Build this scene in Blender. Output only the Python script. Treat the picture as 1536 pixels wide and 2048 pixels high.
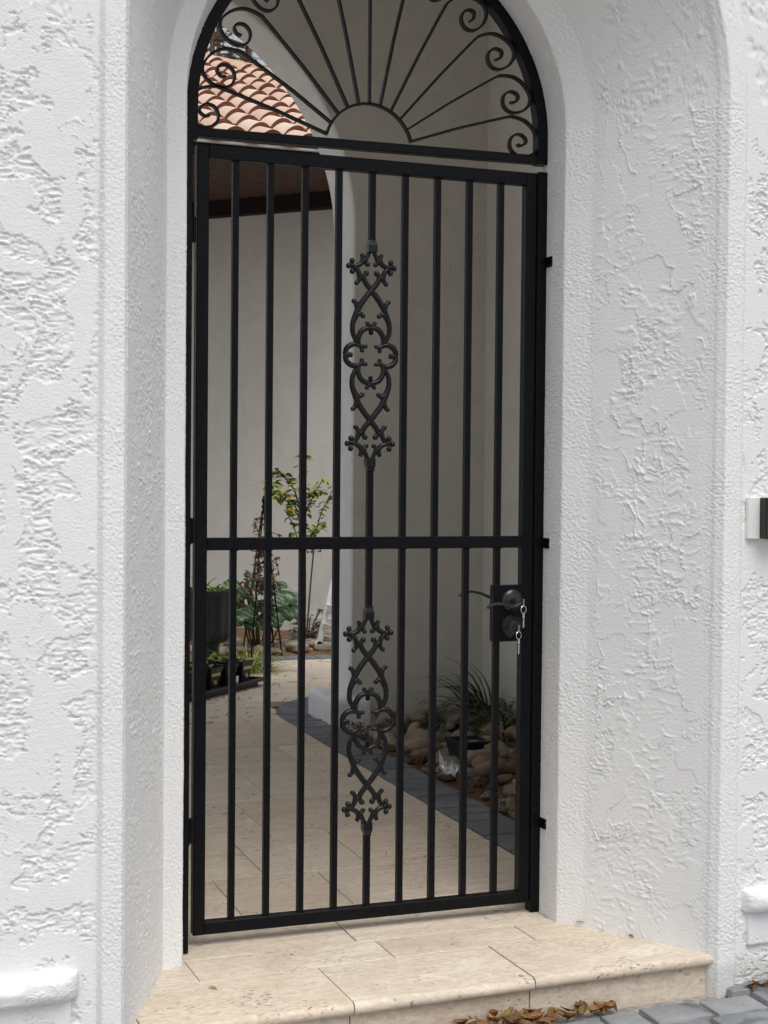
import bpy, bmesh, math, random
import numpy as np
from mathutils import Vector, Matrix, Euler
random.seed(11); RNG = np.random.default_rng(11)
rad = math.radians
for o in list(bpy.data.objects): bpy.data.objects.remove(o)
SC = bpy.context.scene
COL = SC.collection

# ------------------------------------------------------------------ camera, sky, sun, exposure
cd = bpy.data.cameras.new('camera'); cam = bpy.data.objects.new('camera', cd); COL.objects.link(cam)
cd.sensor_fit = 'HORIZONTAL'; cd.sensor_width = 36.0; cd.lens = 36.0 * 2900 / 1536
cd.clip_start = 0.05; cd.clip_end = 500
def cam_basis(yaw, pitch, roll):
    f = Vector((math.sin(yaw)*math.cos(pitch), math.cos(yaw)*math.cos(pitch), math.sin(pitch)))
    r = Vector((math.cos(yaw), -math.sin(yaw), 0)); u = r.cross(f)
    c, s = math.cos(roll), math.sin(roll)
    return c*r + s*u, -s*r + c*u, f
_r, _u, _f = cam_basis(0.34751985, -0.0241327, 0.00891945)
cam.matrix_world = Matrix(((_r.x, _u.x, -_f.x, -0.80837), (_r.y, _u.y, -_f.y, -3.64835), (_r.z, _u.z, -_f.z, 1.21661), (0, 0, 0, 1)))
SC.camera = cam

SUN_EL, SUN_AZ = rad(64), rad(180)          # azimuth clockwise from +Y (seen from above)
w = bpy.data.worlds.new('World'); SC.world = w; w.use_nodes = True
nt = w.node_tree; nt.nodes.clear()
sky = nt.nodes.new('ShaderNodeTexSky'); sky.sky_type = 'NISHITA'; sky.sun_disc = False
sky.sun_elevation = SUN_EL; sky.sun_rotation = SUN_AZ; sky.air_density = 1.0; sky.dust_density = 4.0; sky.ozone_density = 1.0
hs = nt.nodes.new('ShaderNodeHueSaturation'); hs.inputs['Saturation'].default_value = 0.22
bgn = nt.nodes.new('ShaderNodeBackground'); bgn.inputs['Strength'].default_value = 0.15
wo = nt.nodes.new('ShaderNodeOutputWorld')
nt.links.new(sky.outputs[0], hs.inputs['Color']); nt.links.new(hs.outputs[0], bgn.inputs['Color']); nt.links.new(bgn.outputs[0], wo.inputs[0])
sd = bpy.data.lights.new('sun', 'SUN'); sd.energy = 1.4; sd.angle = rad(45); sd.color = (1.0, 0.985, 0.965)
sun = bpy.data.objects.new('sun', sd); COL.objects.link(sun)
sdir = Vector((math.sin(SUN_AZ)*math.cos(SUN_EL), math.cos(SUN_AZ)*math.cos(SUN_EL), math.sin(SUN_EL)))
sun.location = sdir*20; sun.rotation_euler = sdir.to_track_quat('Z', 'Y').to_euler()
SC.view_settings.view_transform = 'Standard'; SC.view_settings.look = 'None'
SC.view_settings.gamma = 1; SC.view_settings.use_curve_mapping = False
SC.view_settings.exposure = 0.02
SC.render.engine = 'CYCLES'; SC.cycles.diffuse_bounces = 8; SC.cycles.max_bounces = 12

# ------------------------------------------------------------------ material helpers
class NT:
    def __init__(s, name, rough=0.6, spec=0.4):
        s.m = bpy.data.materials.new(name); s.m.use_nodes = True; s.t = s.m.node_tree
        s.b = s.t.nodes['Principled BSDF']; s.b.inputs['Roughness'].default_value = rough
        s.b.inputs['Specular IOR Level'].default_value = spec
    def n(s, typ, ins=None, **kw):
        nd = s.t.nodes.new(typ)
        for k, v in kw.items(): setattr(nd, k, v)
        for k, v in (ins or {}).items(): s.set(nd.inputs[k], v)
        return nd
    def set(s, sock, v):
        if isinstance(v, bpy.types.NodeSocket): s.t.links.new(v, sock)
        elif isinstance(v, bpy.types.Node): s.t.links.new(v.outputs[0], sock)
        else:
            if isinstance(v, tuple) and len(v) == 3 and sock.type == 'RGBA': v = (*v, 1)
            sock.default_value = v
    def coords(s, scale=(1, 1, 1), rnd=0.0, space='Object', rot=(0, 0, 0)):
        tc = s.n('ShaderNodeTexCoord'); src = tc.outputs[space]
        if rnd:
            oi = s.n('ShaderNodeObjectInfo')
            mul = s.n('ShaderNodeMath', {0: oi.outputs['Random'], 1: rnd}, operation='MULTIPLY')
            cmb = s.n('ShaderNodeCombineXYZ', {0: mul, 1: mul, 2: mul})
            src = s.n('ShaderNodeVectorMath', {0: src, 1: cmb.outputs[0]}, operation='ADD').outputs[0]
        return s.n('ShaderNodeMapping', {'Vector': src, 'Scale': scale, 'Rotation': rot}).outputs[0]
    def noise(s, vec, scale, detail=4, rough=0.55, dist=0.0):
        return s.n('ShaderNodeTexNoise', {'Vector': vec, 'Scale': scale, 'Detail': detail, 'Roughness': rough, 'Distortion': dist}).outputs['Fac']
    def ramp(s, fac, stops, interp='LINEAR'):
        r = s.n('ShaderNodeValToRGB', {'Fac': fac}); cr = r.color_ramp; cr.interpolation = interp
        while len(cr.elements) < len(stops): cr.elements.new(0.5)
        for e, (p, c) in zip(cr.elements, stops):
            e.position = p; e.color = (*c, 1) if isinstance(c, tuple) else (c, c, c, 1)
        return r.outputs[0]
    def mix(s, fac, a, b, mode='MIX'):
        m = s.n('ShaderNodeMix', data_type='RGBA', blend_type=mode)
        s.set(m.inputs[0], fac); s.set(m.inputs[6], a); s.set(m.inputs[7], b); return m.outputs[2]
    def math(s, op, a, b=0.0, clamp=False):
        nd = s.n('ShaderNodeMath', {0: a, 1: b}, operation=op); nd.use_clamp = clamp; return nd.outputs[0]
    def rnd(s): return s.n('ShaderNodeObjectInfo').outputs['Random']
    def bump(s, h, dist, strength=1.0):
        nd = s.n('ShaderNodeBump', {'Height': h, 'Distance': dist, 'Strength': strength}); s.t.links.new(nd.outputs[0], s.b.inputs['Normal'])
    def col(s, c): s.set(s.b.inputs['Base Color'], c)

def m_stucco(name, base, macro):
    N = NT(name, 0.75, 0.25); v = N.coords(space='Object')
    f = N.noise(v, 260, 3, 0.6); big = N.noise(v, 1.6, 4); sp = N.noise(v, 45, 3)
    c = N.ramp(big, [(0.3, tuple(x*0.955 for x in base)), (0.7, base)])
    c = N.mix(N.ramp(sp, [(0.66, 0.0), (0.8, 0.10)]), c, (base[0]*0.8, base[1]*0.79, base[2]*0.76))
    geo = N.n('ShaderNodeNewGeometry').outputs['Position']; sep = N.n('ShaderNodeSeparateXYZ', {0: geo}).outputs['Z']
    low = N.math('ADD', sep, N.math('MULTIPLY', N.noise(v, 14, 4, 0.65), 0.12))
    c = N.mix(N.ramp(low, [(0.0, 0.42), (0.06, 0.0)]), c, (base[0]*0.52, base[1]*0.48, base[2]*0.42))     # splash dirt just above the paving
    N.col(c)
    h = N.math('ADD', f, N.math('MULTIPLY', N.noise(N.coords((1, 1, 1.5)), 125, 3, 0.65), 1.6))
    if macro:
        n1 = N.noise(v, 9, 5, 0.55, 0.4); pl = N.ramp(n1, [(0.47, 0.0), (0.53, 1.0)])
        rg = N.noise(v, 120, 3, 0.6)
        h = N.math('ADD', N.math('MULTIPLY', pl, macro), N.math('MULTIPLY', rg, N.math('SUBTRACT', 1.25, pl)))
        N.bump(h, 0.0045)
    else: N.bump(h, 0.0008)
    return N.m
M = {}
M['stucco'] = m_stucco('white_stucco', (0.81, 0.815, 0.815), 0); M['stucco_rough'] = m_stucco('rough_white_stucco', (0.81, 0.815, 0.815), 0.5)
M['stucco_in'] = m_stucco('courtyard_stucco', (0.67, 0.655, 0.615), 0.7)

def m_travertine():
    N = NT('travertine', 0.55, 0.35); r = N.rnd()
    va = N.coords((1.6, 9, 9), 37.0); vb = N.coords((14, 34, 34), 53.0); vc = N.coords((1, 1, 1), 11.0)
    v1 = N.noise(va, 1.0, 6, 0.6, 0.7); cl = N.noise(vc, 5.0, 4, 0.6); gr = N.noise(vb, 3.0, 4, 0.65)
    c = N.ramp(v1, [(0.28, (0.58, 0.485, 0.365)), (0.43, (0.70, 0.61, 0.475)), (0.52, (0.63, 0.535, 0.41)), (0.60, (0.72, 0.635, 0.50)), (0.75, (0.77, 0.695, 0.56))])
    lace = N.math('ABSOLUTE', N.math('SUBTRACT', N.noise(N.coords((1, 1.8, 1.8), 29.0), 11.0, 4, 0.6, 0.8), 0.5))
    c = N.mix(N.ramp(lace, [(0.0, 0.7), (0.04, 0.0)]), c, (0.80, 0.72, 0.58))
    c = N.mix(N.ramp(cl, [(0.4, 0.0), (0.7, 0.45)]), c, (0.60, 0.49, 0.385))
    c = N.mix(N.ramp(gr, [(0.46, 0.0), (0.72, 0.62)]), c, (0.44, 0.35, 0.265))
    st_ = N.noise(vc, 2.3, 5, 0.65, 0.5); c = N.mix(N.ramp(st_, [(0.55, 0.0), (0.75, 0.35)]), c, (0.42, 0.33, 0.235))
    tint = N.ramp(r, [(0.0, (0.88, 0.86, 0.83)), (0.3, (1.04, 1.03, 1.01)), (0.55, (0.95, 0.895, 0.84)), (0.8, (0.99, 0.97, 0.95)), (1.0, (1.06, 1.03, 0.95))])
    c = N.mix(1.0, c, tint, 'MULTIPLY'); c = N.mix(1.0, c, (1.0, 1.02, 1.085), 'MULTIPLY')
    pit = N.noise(N.coords((70, 130, 90), 19.0), 1.0, 2, 0.5); mask = N.noise(vc, 8.0, 4, 0.6)
    p = N.math('MULTIPLY', N.ramp(pit, [(0.60, 0.0), (0.66, 1.0)]), N.ramp(mask, [(0.52, 0.0), (0.62, 1.0)]))
    c = N.mix(N.math('MULTIPLY', p, 0.75), c, (0.20, 0.14, 0.085))
    N.col(c); N.bump(N.math('SUBTRACT', N.math('MULTIPLY', gr, 0.25), p), 0.002)
    return N.m
M['trav'] = m_travertine()

def m_simple(name, c, rough=0.5, spec=0.4, var=0.15, scale=30, bump=0.0, metal=0.0, rnd=0.0, rndvar=0.0):
    N = NT(name, rough, spec); v = N.coords(rnd=rnd or 7.0); n = N.noise(v, scale, 4)
    a = tuple(x*(1-var) for x in c); b = tuple(min(1, x*(1+var)) for x in c)
    cc = N.ramp(n, [(0.3, a), (0.7, b)])
    if rndvar: cc = N.mix(1.0, cc, N.ramp(N.rnd(), [(0, (1-rndvar,)*3), (1, (1+rndvar,)*3)]), 'MULTIPLY')
    N.col(cc); N.b.inputs['Metallic'].default_value = metal
    if bump: N.bump(n, bump)
    return N.m
def m_iron(name='black_painted_iron', spec=0.13, r0=0.30):
    N = NT(name, 0.40, spec); v = N.coords(rnd=3.0); n = N.noise(v, 60, 4); d = N.noise(v, 420, 2, 0.5)
    c = N.ramp(n, [(0.3, (0.0028, 0.0031, 0.0042)), (0.75, (0.0055, 0.006, 0.0078))])
    c = N.mix(N.ramp(d, [(0.74, 0.0), (0.80, 0.6)]), c, (0.25, 0.25, 0.26)); N.col(c)
    N.set(N.b.inputs['Roughness'], N.ramp(n, [(0.3, r0), (0.7, r0+0.16)])); N.bump(N.noise(v, 150, 3), 0.0006)
    return N.m
M['iron'] = m_iron(); M['cast'] = m_iron('glossy_black_casting', 0.32, 0.13)
M['chrome'] = m_simple('chromed_steel', (0.72, 0.72, 0.74), 0.18, 0.5, 0.05, 40, metal=1.0)
M['brass'] = m_simple('brass_key', (0.62, 0.48, 0.24), 0.3, 0.5, 0.1, 80, metal=1.0)
M['lock'] = m_simple('dark_bronze', (0.018, 0.019, 0.021), 0.27, 0.5, 0.2, 50)
M['black_plastic'] = m_simple('black_plastic', (0.012, 0.012, 0.014), 0.42, 0.4, 0.2, 40)
M['white_paint'] = m_simple('white_paint', (0.78, 0.77, 0.74), 0.45, 0.4, 0.04, 20)
M['grey_metal'] = m_simple('grey_metal', (0.34, 0.35, 0.35), 0.45, 0.5, 0.1, 30)
M['gutter'] = m_simple('gutter_paint', (0.62, 0.60, 0.57), 0.5, 0.4, 0.06, 20)
M['dark_wood'] = m_simple('dark_stained_wood', (0.014, 0.010, 0.009), 0.7, 0.2, 0.25, 15)
M['soffit'] = m_simple('brown_soffit_wood', (0.10, 0.06, 0.046), 0.7, 0.3, 0.25, 12)
M['soil'] = m_simple('bed_soil', (0.07, 0.045, 0.028), 0.9, 0.2, 0.5, 60, 0.006)
M['litter'] = m_simple('leaf_litter', (0.20, 0.115, 0.06), 0.9, 0.2, 0.5, 90, 0.004)
M['bark'] = m_simple('pine_bark', (0.13, 0.085, 0.065), 0.9, 0.2, 0.5, 22, 0.02)
M['needles'] = m_simple('pine_needles', (0.035, 0.05, 0.025), 0.7, 0.3, 0.4, 8)
M['twig'] = m_simple('brown_twig', (0.10, 0.07, 0.045), 0.8, 0.2, 0.3, 40)
M['green_stem'] = m_simple('green_stem', (0.07, 0.09, 0.03), 0.6, 0.3, 0.3, 30)
M['dead_leaf'] = m_simple('withered_leaf', (0.13, 0.085, 0.06), 0.8, 0.2, 0.45, 40)
M['urn'] = m_simple('dark_glazed_urn', (0.012, 0.016, 0.020), 0.45, 0.45, 0.3, 20, 0.001)
M['ground'] = m_simple('street_base', (0.27, 0.26, 0.245), 0.9, 0.2, 0.35, 40, 0.004)
M['yellow_print'] = m_simple('yellow_print', (0.42, 0.40, 0.10), 0.5, 0.4, 0.1, 60)
M['white_label'] = m_simple('white_label', (0.75, 0.75, 0.74), 0.5, 0.4, 0.04, 60)
M['mortar'] = m_simple('sandy_joint', (0.33, 0.265, 0.195), 0.9, 0.2, 0.3, 120, 0.002)
def m_leaf(name, cols, veins=0, rough=0.42):
    N = NT(name, rough, 0.45); r = N.rnd(); v = N.coords(rnd=9.0); n = N.noise(v, 35, 3)
    st = [(i/max(1, len(cols)-1), c) for i, c in enumerate(cols)]
    c = N.ramp(r, st, 'LINEAR'); c = N.mix(N.ramp(n, [(0.35, 0.0), (0.7, 0.35)]), c, tuple(x*0.55 for x in cols[0]))
    if veins:
        wv = N.n('ShaderNodeTexWave', {'Vector': N.coords((1, 1, 1)), 'Scale': veins, 'Distortion': 1.5}, wave_type='BANDS', bands_direction='DIAGONAL').outputs['Fac']
        c = N.mix(N.ramp(wv, [(0.86, 0.0), (0.98, 0.55)]), c, (0.30, 0.38, 0.20))
    N.col(c); N.b.inputs['Transmission Weight'].default_value = 0.0
    return N.m
M['rose_leaf'] = m_leaf('rose_leaf', [(0.065, 0.11, 0.022), (0.13, 0.21, 0.03), (0.32, 0.34, 0.04), (0.44, 0.34, 0.05)])
M['round_leaf'] = m_leaf('glossy_round_leaf', [(0.022, 0.06, 0.025), (0.035, 0.085, 0.03), (0.05, 0.10, 0.035)], 9, 0.3)
M['strap'] = m_leaf('strap_leaf', [(0.045, 0.065, 0.03), (0.08, 0.105, 0.05), (0.12, 0.135, 0.07), (0.17, 0.155, 0.085)])
M['lime'] = m_leaf('lime_grass', [(0.13, 0.22, 0.035), (0.26, 0.36, 0.06), (0.45, 0.50, 0.18)])
M['grey_leaf'] = m_leaf('grey_green_leaf', [(0.05, 0.065, 0.04), (0.10, 0.115, 0.07), (0.19, 0.19, 0.12)])
def m_fallen():
    N = NT('fallen_leaf', 0.6, 0.3); v = N.coords(rnd=5.0); n = N.noise(v, 55, 4, 0.6)
    c = N.ramp(N.rnd(), [(0.0, (0.15, 0.07, 0.03)), (0.3, (0.30, 0.15, 0.055)), (0.55, (0.20, 0.08, 0.04)), (0.75, (0.17, 0.14, 0.035)), (1.0, (0.40, 0.24, 0.10))])
    N.col(N.mix(N.ramp(n, [(0.4, 0.0), (0.65, 0.6)]), c, (0.10, 0.045, 0.018))); return N.m
M['fallen'] = m_fallen()
def m_rock():
    N = NT('river_rock', 0.6, 0.35); v = N.coords(rnd=21.0); n = N.noise(v, 9, 5, 0.6); f = N.noise(v, 90, 3)
    c = N.ramp(N.rnd(), [(0.0, (0.38, 0.30, 0.21)), (0.2, (0.45, 0.39, 0.30)), (0.4, (0.28, 0.185, 0.125)), (0.55, (0.40, 0.37, 0.32)),
                         (0.7, (0.34, 0.225, 0.155)), (0.85, (0.48, 0.43, 0.35)), (1.0, (0.24, 0.21, 0.175))])
    c = N.mix(N.ramp(n, [(0.35, 0.0), (0.7, 0.55)]), c, (0.13, 0.085, 0.05)); c = N.mix(N.ramp(f, [(0.6, 0.0), (0.75, 0.25)]), c, (0.42, 0.37, 0.29))
    N.col(c); N.bump(N.math('ADD', f, n), 0.003); return N.m
M['rock'] = m_rock()
def m_slate(name, a, b, wet):
    N = NT(name, 0.6, 0.4); v = N.coords(rnd=31.0); n = N.noise(v, 14, 5, 0.6); f = N.noise(v, 130, 3); wv = N.noise(v, 5.5, 3, 0.5, 1.0)
    c = N.ramp(n, [(0.3, a), (0.7, b)]); c = N.mix(N.ramp(f, [(0.55, 0.0), (0.8, 0.3)]), c, tuple(x*1.35 for x in b))
    c = N.mix(1.0, c, N.ramp(N.rnd(), [(0, (0.82, 0.83, 0.86)), (1, (1.12, 1.11, 1.08))]), 'MULTIPLY')
    m = N.ramp(wv, [(0.60, 0.0), (0.66, wet)]); c = N.mix(m, c, tuple(x*0.45 for x in a)); N.col(c)
    N.set(N.b.inputs['Roughness'], N.math('SUBTRACT', 0.68, N.math('MULTIPLY', m, 0.35)))
    N.bump(N.math('ADD', n, N.math('MULTIPLY', f, 0.5)), 0.004); return N.m
M['cobble'] = m_slate('grey_cobble', (0.19, 0.20, 0.21), (0.29, 0.298, 0.305), 0.75)
M['edging'] = m_slate('slate_brick', (0.12, 0.13, 0.145), (0.20, 0.21, 0.23), 0.25)
def m_tile():
    N = NT('terracotta_roof_tile', 0.75, 0.25); v = N.coords(rnd=17.0); n = N.noise(v, 7, 5, 0.6); f = N.noise(v, 70, 3)
    c = N.ramp(N.rnd(), [(0.0, (0.66, 0.50, 0.37)), (0.25, (0.60, 0.41, 0.33)), (0.5, (0.70, 0.56, 0.45)), (0.75, (0.57, 0.37, 0.30)), (1.0, (0.66, 0.52, 0.36))])
    c = N.mix(N.ramp(n, [(0.4, 0.0), (0.75, 0.5)]), c, (0.74, 0.62, 0.53)); c = N.mix(N.ramp(f, [(0.62, 0.0), (0.8, 0.25)]), c, (0.25, 0.13, 0.09))
    N.col(c); N.bump(f, 0.002); return N.m
M['tile'] = m_tile()
M['tile_edge'] = m_simple('dark_red_tile_edge', (0.17, 0.065, 0.045), 0.85, 0.2, 0.3, 25)
M['ridge'] = m_simple('ridge_tile', (0.62, 0.43, 0.29), 0.75, 0.25, 0.22, 6, rnd=13.0, rndvar=0.12)
def m_plastic():
    N = NT('clear_wrapper', 0.12, 0.6); N.col((0.75, 0.77, 0.8)); N.b.inputs['Transmission Weight'].default_value = 0.6; return N.m
M['wrap'] = m_plastic()
def m_rubble():
    N = NT('pebble_mass', 0.8, 0.25); v = N.coords(); n = N.noise(v, 18, 4); N.col(N.ramp(n, [(0.3, (0.09, 0.06, 0.04)), (0.7, (0.22, 0.15, 0.10))])); N.bump(n, 0.01); return N.m
M['rubble'] = m_rubble()

# ------------------------------------------------------------------ object helpers
WL = {}
def mesh(name, verts, faces, smooth=False):
    me = bpy.data.meshes.new(name); me.from_pydata([tuple(map(float, v)) for v in verts], [], [tuple(map(int, f)) for f in faces]); me.update()
    if smooth: me.polygons.foreach_set('use_smooth', np.ones(len(me.polygons), bool))
    return me
def put(name, me, mat, parent=None, loc=(0, 0, 0), rot=(0, 0, 0), scale=(1, 1, 1), kind=None):
    o = bpy.data.objects.new(name, me); COL.objects.link(o)
    if me is not None and mat is not None and (len(me.materials) == 0): me.materials.append(mat)
    o.rotation_euler = rot; o.scale = scale
    if parent is not None: o.parent = parent; o.location = Vector(loc) - WL.get(parent.name, Vector((0, 0, 0)))
    else: o.location = loc
    WL[o.name] = Vector(loc)
    if kind: o['kind'] = kind
    return o
def thing(name, label, cat, loc=(0, 0, 0), rot=(0, 0, 0), group=None, me=None, mat=None, scale=(1, 1, 1)):
    o = put(name, me, mat, None, loc, rot, scale); o['label'] = label; o['category'] = cat
    if group: o['group'] = group
    return o
def localroot(o): WL[o.name] = Vector((0, 0, 0)); return o     # children given in the root's own coordinates

class MB:
    def __init__(s): s.v = []; s.f = []
    def add(s, v, f):
        k = len(s.v); s.v += [tuple(p) for p in v]; s.f += [tuple(i + k for i in q) for q in f]; return s
    def box(s, a, b, M4=None):
        x0, y0, z0 = a; x1, y1, z1 = b
        v = [(x0, y0, z0), (x1, y0, z0), (x1, y1, z0), (x0, y1, z0), (x0, y0, z1), (x1, y0, z1), (x1, y1, z1), (x0, y1, z1)]
        if M4 is not None: v = [tuple(M4 @ Vector(p)) for p in v]
        return s.add(v, [(3, 2, 1, 0), (4, 5, 6, 7), (0, 1, 5, 4), (1, 2, 6, 5), (2, 3, 7, 6), (3, 0, 4, 7)])
    def tube(s, pts, r, n=8, cap=True, sx=1.0, sy=1.0, up=None):
        P = [Vector(p) for p in pts]; N = len(P); R = r if hasattr(r, '__len__') else [r]*N
        t0 = (P[1]-P[0]).normalized(); a = Vector(up) if up else Vector((0, 0, 1))
        if abs(a.dot(t0)) > 0.95: a = Vector((0, 1, 0)) if abs(t0.y) < 0.9 else Vector((1, 0, 0))
        v = []
        for i in range(N):
            t = (P[min(i+1, N-1)]-P[max(i-1, 0)]).normalized()
            a = (a - t*a.dot(t)).normalized(); b = t.cross(a)
            for k in range(n):
                th = 2*math.pi*(k+0.5)/n; v.append(P[i] + (a*math.cos(th)*sx + b*math.sin(th)*sy)*R[i])
        f = [(i*n+k, i*n+(k+1) % n, (i+1)*n+(k+1) % n, (i+1)*n+k) for i in range(N-1) for k in range(n)]
        if cap: f += [tuple(reversed(range(n))), tuple((N-1)*n+k for k in range(n))]
        return s.add(v, f)
    def ribbon(s, pts2, thick, y0, y1, map2=lambda p: p):
        """flat bar swept along an in-plane (x,z) path, depth y0..y1"""
        P = [Vector(p) for p in pts2]; N = len(P); v = []
        for i in range(N):
            t = (P[min(i+1, N-1)]-P[max(i-1, 0)]).normalized(); nn = Vector((-t.y, t.x))*thick/2
            for q, y in ((P[i]+nn, y0), (P[i]-nn, y0), (P[i]-nn, y1), (P[i]+nn, y1)): v.append((q.x, y, q.y))
        f = [(i*4+k, i*4+(k+1) % 4, i*4+4+(k+1) % 4, i*4+4+k) for i in range(N-1) for k in range(4)]
        f += [(3, 2, 1, 0), tuple((N-1)*4+k for k in range(4))]
        return s.add(v, f)
    def lathe(s, prof, n=24, c=(0, 0, 0), axis='Z', flute=0):
        v = []; c = Vector(c)
        for r, h in prof:
            for k in range(n):
                th = 2*math.pi*k/n; rr = r*(1 - (flute*(0.5+0.5*math.cos(th*n/4)) if flute else 0))
                p = (rr*math.cos(th), rr*math.sin(th), h)
                if axis == 'Y': p = (rr*math.cos(th), h, rr*math.sin(th))
                v.append(c + Vector(p))
        N = len(prof)
        f = [(i*n+k, i*n+(k+1) % n, (i+1)*n+(k+1) % n, (i+1)*n+k) for i in range(N-1) for k in range(n)]
        f += [tuple(reversed(range(n))), tuple((N-1)*n+k for k in range(n))]
        return s.add(v, f)
    def ball(s, c, r, n=8, sc=(1, 1, 1)):
        c = Vector(c); v = []
        for i in range(1, n):
            ph = math.pi*i/n
            for k in range(n*2):
                th = math.pi*k/n; v.append(c + Vector((math.sin(ph)*math.cos(th)*sc[0], math.sin(ph)*math.sin(th)*sc[1], math.cos(ph)*sc[2]))*r)
        m = n*2; f = [(i*m+k, (i+1)*m+k, (i+1)*m+(k+1) % m, i*m+(k+1) % m) for i in range(n-2) for k in range(m)]
        f += [tuple(range(m)), tuple(reversed([(n-2)*m+k for k in range(m)]))]
        return s.add(v, f)
    def me(s, name, smooth=False, bevel=0.0, seg=1):
        m = mesh(name, s.v, s.f, smooth)
        bm = bmesh.new(); bm.from_mesh(m)
        bmesh.ops.recalc_face_normals(bm, faces=bm.faces)
        if bevel: bmesh.ops.bevel(bm, geom=list(bm.edges), offset=bevel, segments=seg, affect='EDGES', profile=0.5)
        if smooth:
            for e in bm.edges:
                if len(e.link_faces) == 2 and e.calc_face_angle(0) > rad(50): e.smooth = False
        bm.to_mesh(m); bm.free(); return m
def bx(a, b, bevel=0.002, seg=1, name='box'): return MB().box(a, b).me(name, bevel=bevel, seg=seg)
def spline(pts, n=6):
    P = [Vector(p) for p in pts]; P = [2*P[0]-P[1]] + P + [2*P[-1]-P[-2]]; out = []
    for i in range(1, len(P)-2):
        a, b, c, d = P[i-1:i+3]
        for k in range(n):
            t = k/n; out.append(0.5*((2*b) + (c-a)*t + (2*a-5*b+4*c-d)*t*t + (3*b-3*c+d-a)*t**3))
    out.append(P[-2]); return out

# ------------------------------------------------------------------ numpy gradient noise
def _h(ix, iy, s):
    n = (ix.astype(np.int64)*374761393 + iy.astype(np.int64)*668265263 + s*974634777) & 0x7fffffff
    n = ((n ^ (n >> 13))*1274126177) & 0x7fffffff
    return ((n ^ (n >> 16)) & 0xffff)/65536.0*2*np.pi
def perlin(x, y, s=0):
    ix = np.floor(x); iy = np.floor(y); fx = x-ix; fy = y-iy
    u = fx*fx*fx*(fx*(fx*6-15)+10); v = fy*fy*fy*(fy*(fy*6-15)+10)
    def g(a, b): th = _h(ix+a, iy+b, s); return np.cos(th)*(fx-a) + np.sin(th)*(fy-b)
    return ((g(0, 0)*(1-u)+g(1, 0)*u)*(1-v) + (g(0, 1)*(1-u)+g(1, 1)*u)*v)*1.4
def fbm(x, y, o=4, s=0, gain=0.5):
    r = 0; a = 1
    for i in range(o): r = r + a*perlin(x*2**i+i*7.3, y*2**i-i*3.1, s+i); a *= gain
    return r
def sst(a, b, x): t = np.clip((x-a)/(b-a), 0, 1); return t*t*(3-2*t)

# ------------------------------------------------------------------ street and ground
bed = MB(); bed.add([(-120, -120, -0.135), (120, -120, -0.135), (120, 120, -0.135), (-120, 120, -0.135)], [(0, 1, 2, 3)])
ground = put('ground', bed.me('ground'), M['ground'], kind='structure')
street = put('street', MB().add([(-6, -8, -0.128), (6, -8, -0.098), (6, -0.15, -0.098), (-6, -0.15, -0.128)], [(0, 1, 2, 3)]).me('street'), M['ground'], kind='structure')
cob_me = []
for k in range(5):
    lx, ly = [0.165, 0.125, 0.15, 0.10, 0.18][k], 0.104
    m = MB(); gx = [-.5, -.47, -.43, -.2, .05, .25, .43, .47, .5]; gy = [-.5, -.455, -.40, 0, .40, .455, .5]; nx, ny = 8, 6; v = []
    for j in range(ny+1):
        for i in range(nx+1):
            e = min(i, nx-i, j, ny-j); z = -.020 if e == 0 else (-.0022 if e == 1 else 0)
            v.append((gx[i]*lx+random.uniform(-.0012, .0012), gy[j]*ly+random.uniform(-.0012, .0012), z+random.uniform(-.0008, .0008)))
    m.add(v, [(j*(nx+1)+i, j*(nx+1)+i+1, (j+1)*(nx+1)+i+1, (j+1)*(nx+1)+i) for j in range(ny) for i in range(nx)])
    cob_me.append((lx, m.me('cobblestone', True)))
nc = 0
for row in range(14):
    x = -0.75 + 0.07*(row % 2)
    while x < 2.4 and nc < 290:
        lx, me = cob_me[random.randrange(5)]
        # courses run toward the viewer: rows step in X, stones run along Y
        y = -0.572 - (row-1)*0.1095
        if row == 0 and x < 1.27: x += lx+0.006; continue
        xx = x + lx/2
        if True:
            put('cobblestone', me, M['cobble'], street, (xx, y, -0.099+0.028*(xx-0.8)*0.8+random.uniform(-.003, .003)), (random.uniform(-.012, .012), random.uniform(-.012, .012), random.uniform(-.03, .03)))
            nc += 1
        x += lx + 0.006

# ------------------------------------------------------------------ front wall: profile swept round the arch
CX, ZB = 0.4775, -0.30
stL = [(3.5, .062), (.5075, .062), (.5085, -.02), (.5325, -.130), (.5825, -.136), (.7525, -.565), (.760, -.585), (.8025, -.584), (.8125, -.562), (1.15, -.578), (1.75, -.607), (3.5, -.69)]
stR = [(3.5, .070), (.5075, .062), (.5075, -.02), (.5105, -.104), (.5625, -.162), (.7625, -.453), (.780, -.484), (.8325, -.477), (.842, -.466), (1.15, -.452), (1.75, -.426), (3.5, -.35)]
zcs = [2.155, 2.155, 2.155, 2.155, 2.155, 2.17, 2.17, 2.17, 2.17, 2.17, 2.17, 2.17]
STEP = 0.0027
cols = []                                                       # (segment, fraction)
for i in range(len(stL)-1):
    L = max(math.dist(stL[i], stL[i+1]), math.dist(stR[i], stR[i+1]))
    n = 6 if i in (0,) else (20 if i == 1 else (14 if i == len(stL)-2 else max(2, int(L/(STEP if i < 9 else .0055)))))
    cols += [(i, k/n) for k in range(n)]
cols.append((len(stL)-2, 1.0))
ci = np.array([c_[0] for c_ in cols]); cf = np.array([c_[1] for c_ in cols])
def prof(st, k): a = np.array([p[k] for p in st]); return a[ci]*(1-cf)+a[ci+1]*cf
dL, yL, dR, yR = prof(stL, 0), prof(stL, 1), prof(stR, 0), prof(stR, 1); zc = np.array(zcs)[ci]*(1-cf)+np.array(zcs)[ci+1]*cf
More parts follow.
